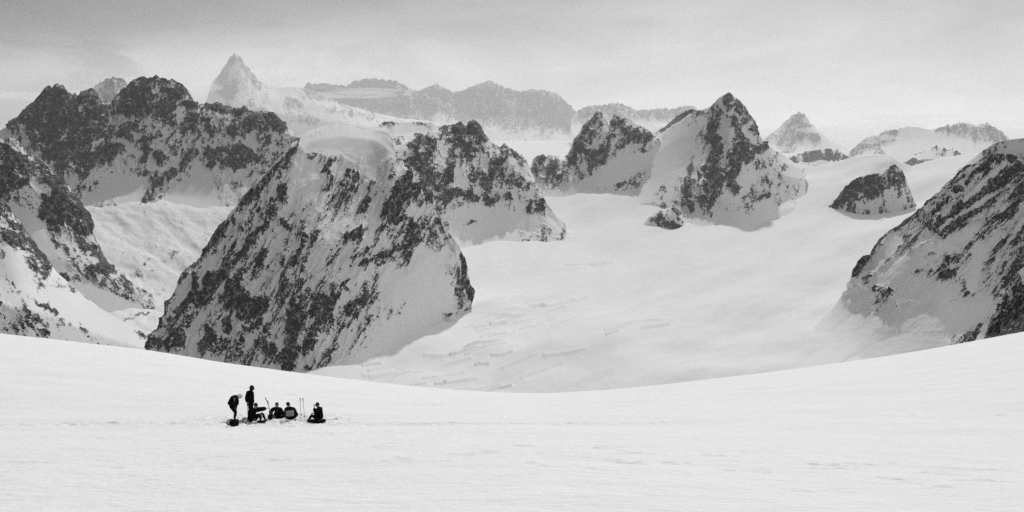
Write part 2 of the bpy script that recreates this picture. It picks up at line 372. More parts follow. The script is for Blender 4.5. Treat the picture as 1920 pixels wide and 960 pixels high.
# ------------------------------------------------------------------ far ranges
FAR = dict(mask_amp=.34, rock=.2, amp=6, crest_n=2.6, snowamp=.5, res=2.0, ns=12, bump=.2)  # rock colour lightened to paint extra haze over the far ranges
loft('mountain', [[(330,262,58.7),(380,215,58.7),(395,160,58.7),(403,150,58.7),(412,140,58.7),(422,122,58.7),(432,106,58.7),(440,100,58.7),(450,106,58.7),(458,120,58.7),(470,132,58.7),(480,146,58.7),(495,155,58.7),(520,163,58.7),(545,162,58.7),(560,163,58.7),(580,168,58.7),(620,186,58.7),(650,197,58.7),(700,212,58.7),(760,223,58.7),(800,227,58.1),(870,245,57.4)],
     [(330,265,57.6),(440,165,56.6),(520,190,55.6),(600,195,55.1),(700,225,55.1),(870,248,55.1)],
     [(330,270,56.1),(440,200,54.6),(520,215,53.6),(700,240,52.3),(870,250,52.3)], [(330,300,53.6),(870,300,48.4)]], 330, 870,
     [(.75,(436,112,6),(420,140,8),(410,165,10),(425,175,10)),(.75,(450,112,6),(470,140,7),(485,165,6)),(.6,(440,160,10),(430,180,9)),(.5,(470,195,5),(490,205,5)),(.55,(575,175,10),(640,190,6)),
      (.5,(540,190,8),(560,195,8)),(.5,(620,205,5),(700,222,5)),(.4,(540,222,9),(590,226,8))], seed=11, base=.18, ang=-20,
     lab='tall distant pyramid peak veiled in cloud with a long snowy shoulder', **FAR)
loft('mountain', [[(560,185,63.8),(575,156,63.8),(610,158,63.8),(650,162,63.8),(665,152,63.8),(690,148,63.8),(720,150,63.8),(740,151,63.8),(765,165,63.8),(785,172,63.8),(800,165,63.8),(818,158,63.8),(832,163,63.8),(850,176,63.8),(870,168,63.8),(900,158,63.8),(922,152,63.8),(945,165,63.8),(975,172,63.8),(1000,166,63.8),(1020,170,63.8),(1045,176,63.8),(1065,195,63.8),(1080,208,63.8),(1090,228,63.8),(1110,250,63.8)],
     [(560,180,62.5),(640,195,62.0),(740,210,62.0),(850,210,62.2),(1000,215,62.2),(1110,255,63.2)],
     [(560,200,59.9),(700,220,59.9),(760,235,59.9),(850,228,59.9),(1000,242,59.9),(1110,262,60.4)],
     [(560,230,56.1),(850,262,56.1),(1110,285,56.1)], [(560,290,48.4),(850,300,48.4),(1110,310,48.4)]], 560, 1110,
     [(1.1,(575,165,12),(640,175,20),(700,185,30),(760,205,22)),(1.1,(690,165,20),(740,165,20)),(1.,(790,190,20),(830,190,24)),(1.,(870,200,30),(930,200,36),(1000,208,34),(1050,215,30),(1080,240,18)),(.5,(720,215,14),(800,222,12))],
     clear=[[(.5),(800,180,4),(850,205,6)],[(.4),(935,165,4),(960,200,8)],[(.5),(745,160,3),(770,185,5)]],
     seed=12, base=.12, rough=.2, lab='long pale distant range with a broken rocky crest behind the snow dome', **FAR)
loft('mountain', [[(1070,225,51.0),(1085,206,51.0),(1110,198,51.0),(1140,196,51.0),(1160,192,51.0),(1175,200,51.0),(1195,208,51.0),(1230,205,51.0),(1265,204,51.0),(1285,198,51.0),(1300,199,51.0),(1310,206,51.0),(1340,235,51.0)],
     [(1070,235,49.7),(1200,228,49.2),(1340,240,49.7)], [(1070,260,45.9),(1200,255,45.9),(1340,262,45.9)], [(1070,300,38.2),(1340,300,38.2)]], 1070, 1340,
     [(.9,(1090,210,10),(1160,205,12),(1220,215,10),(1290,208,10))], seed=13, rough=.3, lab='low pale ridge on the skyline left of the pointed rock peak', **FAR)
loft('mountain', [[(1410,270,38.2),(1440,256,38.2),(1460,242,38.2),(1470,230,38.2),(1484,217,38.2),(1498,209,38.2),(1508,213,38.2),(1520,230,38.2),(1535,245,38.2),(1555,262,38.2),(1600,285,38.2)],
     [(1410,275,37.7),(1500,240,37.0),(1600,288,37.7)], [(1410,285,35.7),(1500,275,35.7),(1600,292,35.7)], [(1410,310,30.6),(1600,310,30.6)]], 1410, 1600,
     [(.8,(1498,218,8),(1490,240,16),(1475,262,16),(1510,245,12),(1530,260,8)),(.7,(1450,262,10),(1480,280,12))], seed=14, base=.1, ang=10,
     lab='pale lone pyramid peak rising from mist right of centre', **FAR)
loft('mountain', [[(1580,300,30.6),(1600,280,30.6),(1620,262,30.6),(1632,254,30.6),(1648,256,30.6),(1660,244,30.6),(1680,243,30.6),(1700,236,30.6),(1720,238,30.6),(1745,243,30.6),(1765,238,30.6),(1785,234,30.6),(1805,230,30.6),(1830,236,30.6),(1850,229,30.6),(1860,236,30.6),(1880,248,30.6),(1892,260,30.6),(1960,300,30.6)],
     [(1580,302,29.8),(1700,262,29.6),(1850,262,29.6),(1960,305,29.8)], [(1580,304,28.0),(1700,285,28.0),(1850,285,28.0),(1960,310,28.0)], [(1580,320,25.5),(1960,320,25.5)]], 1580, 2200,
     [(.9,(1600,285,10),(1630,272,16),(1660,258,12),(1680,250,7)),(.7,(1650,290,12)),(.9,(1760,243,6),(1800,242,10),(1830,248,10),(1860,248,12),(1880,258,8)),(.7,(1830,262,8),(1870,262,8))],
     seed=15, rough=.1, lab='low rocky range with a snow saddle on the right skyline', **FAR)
loft('mountain', [[(1470,300,9),(1490,290,9),(1510,284,9),(1535,281,9),(1550,278,9),(1570,280,9),(1590,294,9),(1610,306,9)],
     [(1470,304,8.8),(1540,292,8.6),(1610,308,8.8)], [(1470,315,8.3),(1540,312,8.3),(1610,315,8.3)]], 1470, 1610,
     [(.9,(1485,302,6),(1520,295,10),(1560,292,10),(1585,300,8))], seed=16, rough=.3, base=.2, amp=3, ns=9, lab='low speckled rock ridge below the pale pyramid peak')
loft('mountain', [[(1680,308,8.3),(1700,303,8.3),(1712,295,8.3),(1722,298,8.3),(1745,305,8.3),(1775,297,8.3),(1800,292,8.3)],
     [(1680,312,8.1),(1710,306,8.1),(1800,296,8.1)], [(1680,325,7.8),(1800,310,7.8)]], 1680, 1800,
     [(1.,(1685,306,4),(1708,302,6),(1730,305,4)),(.9,(1740,280,3),(1760,276,4))], seed=17, base=.1, amp=2, ns=8, lab='small dark rock rib on the upper snow slope')
loft('mountain', [[(1710,290,9.5),(1730,284,9.5),(1745,279,9.5),(1758,272,9.5),(1765,277,9.5),(1785,278,9.5),(1800,284,9.5),(1815,291,9.5)],
     [(1710,292,9.3),(1760,285,9.3),(1815,292,9.3)], [(1710,300,9),(1815,300,9)]], 1710, 1815,
     [(1.,(1725,286,3),(1745,281,3),(1758,275,4)),(1.,(1790,287,4),(1802,289,3)),(.6,(1770,278,2),(1790,281,2))], seed=18, amp=1.5, ns=8, lab='tiny snow hump with dark rock tips on the upper right snowfield')
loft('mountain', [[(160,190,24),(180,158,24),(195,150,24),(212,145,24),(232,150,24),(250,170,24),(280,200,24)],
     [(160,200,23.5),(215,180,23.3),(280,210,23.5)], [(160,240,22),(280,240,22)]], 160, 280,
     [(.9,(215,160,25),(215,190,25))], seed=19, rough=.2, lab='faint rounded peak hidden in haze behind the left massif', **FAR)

# ------------------------------------------------------------------ middle mountains
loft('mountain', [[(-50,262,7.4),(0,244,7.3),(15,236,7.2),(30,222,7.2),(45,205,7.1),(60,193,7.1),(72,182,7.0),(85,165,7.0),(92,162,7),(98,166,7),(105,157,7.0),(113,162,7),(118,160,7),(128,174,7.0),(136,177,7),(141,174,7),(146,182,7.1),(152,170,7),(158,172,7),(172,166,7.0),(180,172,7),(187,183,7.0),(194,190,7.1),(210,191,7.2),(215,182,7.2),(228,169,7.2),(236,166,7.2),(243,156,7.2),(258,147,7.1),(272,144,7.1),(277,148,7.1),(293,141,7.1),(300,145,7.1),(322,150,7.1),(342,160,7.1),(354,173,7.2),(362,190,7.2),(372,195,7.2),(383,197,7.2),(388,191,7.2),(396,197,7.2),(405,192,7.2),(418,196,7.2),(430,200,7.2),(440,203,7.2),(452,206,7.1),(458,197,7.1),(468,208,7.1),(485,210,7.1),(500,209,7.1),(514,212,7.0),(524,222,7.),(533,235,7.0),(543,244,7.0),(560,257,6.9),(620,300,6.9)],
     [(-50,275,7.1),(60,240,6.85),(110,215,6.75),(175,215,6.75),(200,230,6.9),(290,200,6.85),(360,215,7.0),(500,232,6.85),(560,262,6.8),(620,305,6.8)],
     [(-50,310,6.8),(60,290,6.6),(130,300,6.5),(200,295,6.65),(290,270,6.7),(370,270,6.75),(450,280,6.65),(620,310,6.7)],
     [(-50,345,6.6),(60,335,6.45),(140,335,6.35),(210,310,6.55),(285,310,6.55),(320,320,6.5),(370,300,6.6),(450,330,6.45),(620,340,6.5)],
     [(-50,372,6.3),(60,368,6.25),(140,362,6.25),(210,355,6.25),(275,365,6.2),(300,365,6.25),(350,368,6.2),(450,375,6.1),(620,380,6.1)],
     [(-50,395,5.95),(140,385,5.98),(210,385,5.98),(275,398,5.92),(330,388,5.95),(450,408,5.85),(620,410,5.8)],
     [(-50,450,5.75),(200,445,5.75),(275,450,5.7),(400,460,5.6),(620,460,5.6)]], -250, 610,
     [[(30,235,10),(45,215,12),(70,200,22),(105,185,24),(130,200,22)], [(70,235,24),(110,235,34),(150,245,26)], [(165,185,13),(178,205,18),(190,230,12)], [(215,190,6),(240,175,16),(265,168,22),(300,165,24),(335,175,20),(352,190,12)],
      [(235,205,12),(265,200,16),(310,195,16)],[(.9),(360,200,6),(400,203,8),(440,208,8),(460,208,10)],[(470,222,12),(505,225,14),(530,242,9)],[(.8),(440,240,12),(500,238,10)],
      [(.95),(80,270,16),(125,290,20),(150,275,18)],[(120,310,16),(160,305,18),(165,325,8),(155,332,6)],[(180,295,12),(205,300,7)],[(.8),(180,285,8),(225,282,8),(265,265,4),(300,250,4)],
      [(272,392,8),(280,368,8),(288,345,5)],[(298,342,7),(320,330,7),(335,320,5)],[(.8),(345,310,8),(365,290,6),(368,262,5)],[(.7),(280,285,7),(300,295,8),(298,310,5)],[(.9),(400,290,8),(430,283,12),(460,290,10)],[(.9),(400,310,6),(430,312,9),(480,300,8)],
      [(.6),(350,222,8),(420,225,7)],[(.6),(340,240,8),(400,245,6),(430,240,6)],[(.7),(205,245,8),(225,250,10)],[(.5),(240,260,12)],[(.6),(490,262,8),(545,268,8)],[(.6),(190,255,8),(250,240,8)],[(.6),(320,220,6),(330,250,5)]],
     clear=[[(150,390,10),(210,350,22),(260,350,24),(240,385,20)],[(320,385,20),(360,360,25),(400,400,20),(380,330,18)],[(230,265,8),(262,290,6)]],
     seed=21, base=.17, ribs=1.3, rough=.12, amp=14, ns=14, ang=12, stretch=1.8, crest_n=2.5, mask_amp=1.05, steep=.5, rock=.04, snow=.66,  # snow colour lowered to paint in the deeper shade on this side
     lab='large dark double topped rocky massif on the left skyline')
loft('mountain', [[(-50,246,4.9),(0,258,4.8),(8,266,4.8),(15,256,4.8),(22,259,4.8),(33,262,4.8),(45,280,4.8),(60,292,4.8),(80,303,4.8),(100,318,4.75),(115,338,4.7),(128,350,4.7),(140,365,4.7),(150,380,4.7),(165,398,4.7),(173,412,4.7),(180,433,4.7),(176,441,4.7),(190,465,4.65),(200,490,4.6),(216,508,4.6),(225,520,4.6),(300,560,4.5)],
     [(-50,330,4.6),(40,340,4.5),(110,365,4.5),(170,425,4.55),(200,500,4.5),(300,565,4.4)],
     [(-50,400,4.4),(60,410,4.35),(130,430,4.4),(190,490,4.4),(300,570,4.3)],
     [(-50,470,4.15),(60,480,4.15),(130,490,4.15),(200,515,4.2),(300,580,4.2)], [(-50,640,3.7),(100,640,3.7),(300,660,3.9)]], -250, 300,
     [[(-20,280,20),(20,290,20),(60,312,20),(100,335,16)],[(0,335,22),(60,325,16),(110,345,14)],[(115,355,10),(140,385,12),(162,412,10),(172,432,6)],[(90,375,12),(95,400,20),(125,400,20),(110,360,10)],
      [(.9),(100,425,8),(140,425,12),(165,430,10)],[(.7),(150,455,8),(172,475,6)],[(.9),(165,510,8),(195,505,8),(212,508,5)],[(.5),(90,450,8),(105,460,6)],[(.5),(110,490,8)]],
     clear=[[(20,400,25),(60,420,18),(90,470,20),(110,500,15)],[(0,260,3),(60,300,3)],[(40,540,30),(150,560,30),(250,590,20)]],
     seed=22, base=.24, ribs=1.3, amp=12, ns=13, ang=-30, crest_n=2., steep=.4, rock=.03, mask_amp=1.0, snow=.7, lab='dark rock spur dropping into the left valley')  # darker snow colour stands in for the shade over this spur
loft('mountain', [[(-50,340,3.7),(0,372,3.6),(18,388,3.6),(27,404,3.6),(40,418,3.6),(52,440,3.6),(62,450,3.6),(75,470,3.6),(88,482,3.6),(96,497,3.6),(108,512,3.55),(140,540,3.5),(190,580,3.5),(240,612,3.5),(330,655,3.4)],
     [(-50,440,3.4),(20,455,3.4),(80,500,3.45),(140,550,3.45),(330,660,3.35)],
     [(-50,520,3.2),(40,530,3.2),(100,545,3.3),(190,600,3.3),(330,665,3.3)], [(-50,570,3.0),(60,580,3.),(190,630,3.1),(330,670,3.2)], [(-50,780,2.6),(330,780,2.8)]], -250, 330,
     [[(-30,380,14),(10,395,14),(35,420,12),(58,455,11),(75,480,10),(88,500,8)],[(0,440,12),(30,450,12),(60,470,8)],[(.9),(60,490,10),(85,515,8)],[(.9),(30,508,5),(45,512,5)],
      [(.9),(68,568,3),(90,578,3.5),(105,588,2.5)],[(.9),(48,580,3),(68,597,5),(85,610,4)],[(82,622,6),(88,630,4)],[(.8),(2,568,4),(15,575,4)],[(.9),(25,615,4),(36,617,3)],[(.6),(0,590,4)]],
     clear=[[(110,560,20),(220,620,25)],[(20,490,14),(50,540,18)]],
     seed=23, base=.08, amp=7, ns=13, ang=-38, crest_n=2., steep=.2, rock=.03, lab='near dark ridge at the left picture edge above white slopes')
# the face behind the snow dome
loft('mountain', [[(640,262,4.3),(690,245,4.4),(700,243,4.6),(712,234,4.7),(722,229,4.8),(736,229,4.8),(742,230,4.9),(780,229,5.1),(810,230,5.2),(820,236,5.3),(832,236,5.35),(845,236,5.4),(856,231,5.4),(862,226,5.45),(868,234,5.45),(875,238,5.5),(880,226,5.5),(888,222,5.5),(895,228,5.5),(902,238,5.5),(908,252,5.5),(918,262,5.5),(928,271,5.5),(938,276,5.5),(945,269,5.5),(952,275,5.5),(962,281,5.5),(975,288,5.5),(985,298,5.5),(994,315,5.5),(1004,340,5.4),(1012,362,5.4),(1020,380,5.35),(1016,395,5.35),(1035,430,5.3),(1060,455,5.3)],
     [(640,268,4.2),(700,255,4.5),(760,250,4.9),(800,246,5.1),(860,262,5.3),(900,280,5.35),(950,300,5.35),(1000,350,5.3),(1060,425,5.2)],
     [(640,290,4.1),(720,285,4.4),(780,275,4.75),(820,300,5.0),(900,330,5.15),(960,350,5.2),(1010,390,5.2),(1060,430,5.15)],
     [(640,350,4.),(750,350,4.4),(820,365,4.8),(900,385,5.0),(960,400,5.05),(1020,410,5.1),(1060,440,5.1)],
     [(640,450,3.8),(860,445,4.7),(900,440,4.85),(960,430,4.95),(1060,450,5.)],
     [(640,560,3.7),(900,520,4.4),(1060,520,4.5)]], 640, 1060,
     [[(712,236,2),(722,231,4),(736,232,3)],[(688,238,2),(694,243,2)],[(765,275,6),(790,270,12),(806,275,8)],[(762,300,6),(790,298,16),(808,318,12),(800,333,12),(815,300,8)],[(835,245,10),(860,242,12),(888,240,13),(902,256,10)],[(.95),(855,265,12),(880,288,12),(865,280,10)],
      [(.9),(845,312,7),(835,335,10),(822,352,8)],[(822,372,8),(830,378,8)],[(.9),(845,365,8),(865,362,8),(890,378,5)],[(.9),(905,330,8),(912,348,8),(925,312,5)],[(.95),(945,278,8),(945,298,8),(925,310,5)],[(.7),(965,287,5),(985,300,5)],
      [(1013,378,5),(1010,392,5)],[(.8),(995,378,4),(986,400,2)],[(.9),(892,412,3),(875,425,4)],[(.6),(930,375,6),(950,370,5)],[(.5),(900,300,14),(950,330,14)],[(.4),(980,350,12)],[(.6),(905,370,6),(920,385,5)]],
     clear=[[(700,250,14),(760,243,10),(815,243,4)],[(818,300,6),(822,325,6)],[(850,400,10),(900,405,16),(960,410,18),(1000,420,15)],[(860,440,25),(940,440,25)]],
     seed=31, base=.17, rough=.1, amp=15, ns=12, ang=-14, stretch=2.2, steep=.4, crest_n=1.5, rock=.05, lab='craggy rock wall behind the central snow dome')
loft('mountain', [[(980,365,7),(1000,298,7),(1008,292,7),(1016,289,7),(1024,294,7),(1034,290,7),(1042,292,7),(1050,298,7),(1060,300,7),(1068,282,7),(1075,262,7),(1088,248,7),(1092,236,7),(1103,224,7),(1112,220,7),(1120,206,7),(1128,212,7),(1136,222,7),(1142,236,7.05),(1147,222,7),(1152,214,7),(1160,208,7),(1170,215,7),(1182,222,7),(1190,232,7),(1205,238,7),(1222,250,7),(1232,258,7),(1260,270,7),(1290,290,7)],
     [(980,368,6.85),(1020,315,6.8),(1070,300,6.75),(1120,250,6.75),(1165,245,6.75),(1230,266,6.9),(1290,300,6.9)],
     [(980,372,6.6),(1030,345,6.55),(1090,320,6.5),(1130,310,6.5),(1200,300,6.65),(1290,320,6.7)], [(980,380,6.3),(1040,375,6.25),(1130,372,6.25),(1290,370,6.4)],[(980,420,5.9),(1290,420,5.9)]], 980, 1290,
     [[(.8),(1012,300,7),(1020,322,9),(1030,340,7)],[(.8),(1042,305,6),(1040,325,7)],[(.6),(1060,335,10)],[(.85),(1120,222,10),(1105,252,12),(1090,285,13),(1112,305,12),(1128,292,10)],[(.8),(1155,225,10),(1170,240,13),(1190,262,10),(1216,256,7)],[(.6),(1075,300,10)],[(.5),(1165,270,8)]],
     clear=[[(1040,370,12),(1100,350,14),(1140,330,18),(1180,310,20),(1240,285,8)]],
     seed=32, base=.15, rough=.1, amp=14, ns=10, ang=18, stretch=2.2, crest_n=2, steep=.4, rock=.08, lab='twin topped rocky peak between the central wall and the pointed peak')
loft('mountain', [[(1120,392,6.6),(1150,330,6.8),(1190,292,7.0),(1225,262,7.1),(1245,247,7.1),(1262,234,7.1),(1275,228,7.05),(1290,216,7.),(1300,210,6.9),(1318,206,6.6),(1332,201,6.3),(1338,194,6.25),(1348,183,6.2),(1358,179,6.2),(1366,173,6.2),(1374,179,6.2),(1382,184,6.2),(1392,194,6.2),(1400,203,6.2),(1406,214,6.2),(1416,228,6.2),(1420,240,6.2),(1424,253,6.2),(1430,262,6.3),(1440,272,6.4),(1452,282,6.6),(1465,288,6.8),(1478,296,7.),(1490,306,7.),(1512,350,7.)],
     [(1120,395,6.4),(1190,310,6.75),(1260,265,6.85),(1300,248,6.65),(1330,225,6.2),(1366,210,6.0),(1400,230,6.05),(1425,268,6.15),(1460,300,6.5),(1500,315,6.8)],
     [(1120,400,6.2),(1190,350,6.45),(1250,325,6.45),(1290,310,6.35),(1325,290,6.0),(1366,275,5.82),(1400,290,5.9),(1435,305,6.05),(1470,330,6.3),(1500,335,6.5)],
     [(1120,405,6.05),(1190,385,6.05),(1240,375,6.1),(1275,365,5.95),(1310,350,5.75),(1350,345,5.65),(1400,350,5.75),(1440,365,5.9),(1470,375,6.1),(1500,375,6.2)],
     [(1120,410,6.),(1220,405,5.95),(1275,400,5.75),(1320,398,5.55),(1380,398,5.5),(1440,395,5.65),(1500,390,6.)],
     [(1120,440,5.6),(1240,442,5.35),(1320,445,5.25),(1400,442,5.25),(1500,430,5.6)], [(1120,480,5.),(1500,480,5.)]], 1120, 1510,
     [[(.9),(1340,200,6),(1350,210,7),(1348,222,4)],[(.8),(1310,212,4),(1325,208,4)],[(.95),(1367,188,10),(1390,205,10),(1408,230,10),(1412,248,8)],[(.9),(1342,232,7),(1335,262,9),(1347,258,7)],[(.6),(1370,215,8),(1375,235,8)],[(1388,258,8),(1395,275,12),(1380,292,14),(1402,298,8)],
      [(1348,275,10),(1342,305,14),(1325,328,12),(1372,312,14)],[(1300,345,12),(1285,365,12),(1312,375,12)],[(1325,348,12),(1362,332,12),(1378,358,7)],[(1280,372,8),(1300,390,6)],[(.7),(1335,375,12),(1345,365,8)],[(.8),(1268,378,5)],[(.9),(1430,275,8),(1420,285,6)],
      [(.95),(1440,366,5),(1433,370,4)],[(.5),(1430,340,14),(1440,350,8)],[(.5),(1420,310,12)],[(.4),(1248,300,6)],[(.95),(1228,412,5),(1245,416,8),(1262,426,8),(1275,415,4)],[(.8),(1268,392,4),(1270,400,3)]],
     clear=[[(1150,360,25),(1220,320,35),(1270,280,25),(1300,240,10)],[(1200,390,20)],[(1300,425,18),(1380,425,18),(1440,410,15)],[(1480,330,15)]],
     seed=33, base=.06, amp=12, ns=12, ang=12, stretch=2.2, crest_n=1.2, steep=.35, rock=.06, lab='pointed rock pyramid peak with a smooth snow ramp on its left')
loft('mountain', [[(1550,402,6.1),(1563,384,6.05),(1575,364,6.0),(1585,350,6.0),(1600,338,6.0),(1620,330,6.0),(1640,326,6.),(1655,325,6.),(1668,313,6.),(1678,309,6.),(1690,317,6.),(1698,332,6.),(1708,362,6.05),(1722,395,6.1)],
     [(1540,395,6.0),(1575,372,5.96),(1640,340,5.95),(1690,330,5.96),(1722,397,6.08)],
     [(1540,400,5.97),(1575,386,5.94),(1620,382,5.91),(1660,372,5.92),(1700,366,5.96),(1722,400,6.05)],
     [(1540,430,5.93),(1620,440,5.88),(1700,430,5.9),(1722,430,6.0)]], 1545, 1722,
     [[(1572,378,7),(1585,358,14),(1610,345,16),(1640,345,16),(1665,335,12)],[(1578,378,4),(1588,360,10),(1602,345,12),(1630,340,14),(1655,338,12)],[(1605,362,12),(1635,358,12),(1650,350,9)],[(.9),(1676,312,6),(1682,330,7),(1690,342,5)],[(.7),(1695,322,4)]],
     seed=34, base=.15, amp=6, ns=10, crest_n=2, steep=.3, rock=.035, back=(60, 1.5), lab='black rock outcrop standing out of the upper right snow slope')

loft('mountain', [[(1195,432,5.5),(1212,412,5.5),(1222,402,5.5),(1236,394,5.52),(1250,392,5.52),(1262,388,5.5),(1272,398,5.48),(1282,416,5.46),(1292,440,5.45)],
     [(1195,434,5.46),(1222,406,5.44),(1250,400,5.44),(1272,408,5.42),(1292,442,5.42)], [(1195,436,5.42),(1222,424,5.38),(1250,428,5.36),(1270,436,5.36),(1292,446,5.4)],
     [(1195,460,5.38),(1250,465,5.3),(1292,465,5.38)]], 1195, 1292, [(1.1,(1222,412,5),(1240,418,8),(1262,426,9),(1278,428,5)),(.9,(1262,392,3),(1272,402,5),(1278,412,5)),(.8,(1240,404,4))],
     seed=35, amp=4, ns=8, crest_n=1.5, steep=.2, rock=.05, back=(60, .9), lab='low snow mound with dark rocks at the foot of the pointed peak')
loft('mountain', [[(1225,246,8.0),(1245,240,8.),(1260,226,8.),(1275,214,8.),(1290,206,8.),(1302,204,8.),(1325,222,8.)],
     [(1225,250,7.9),(1260,240,7.8),(1325,232,7.9)],[(1225,275,7.5),(1325,275,7.5)]], 1225, 1325, [(1.,(1240,244,5),(1262,234,8),(1290,216,8))], seed=36, base=.2, amp=4, ns=8, crest_n=2, rock=.09,
     lab='small rock rib showing behind the snow ramp of the pointed peak')

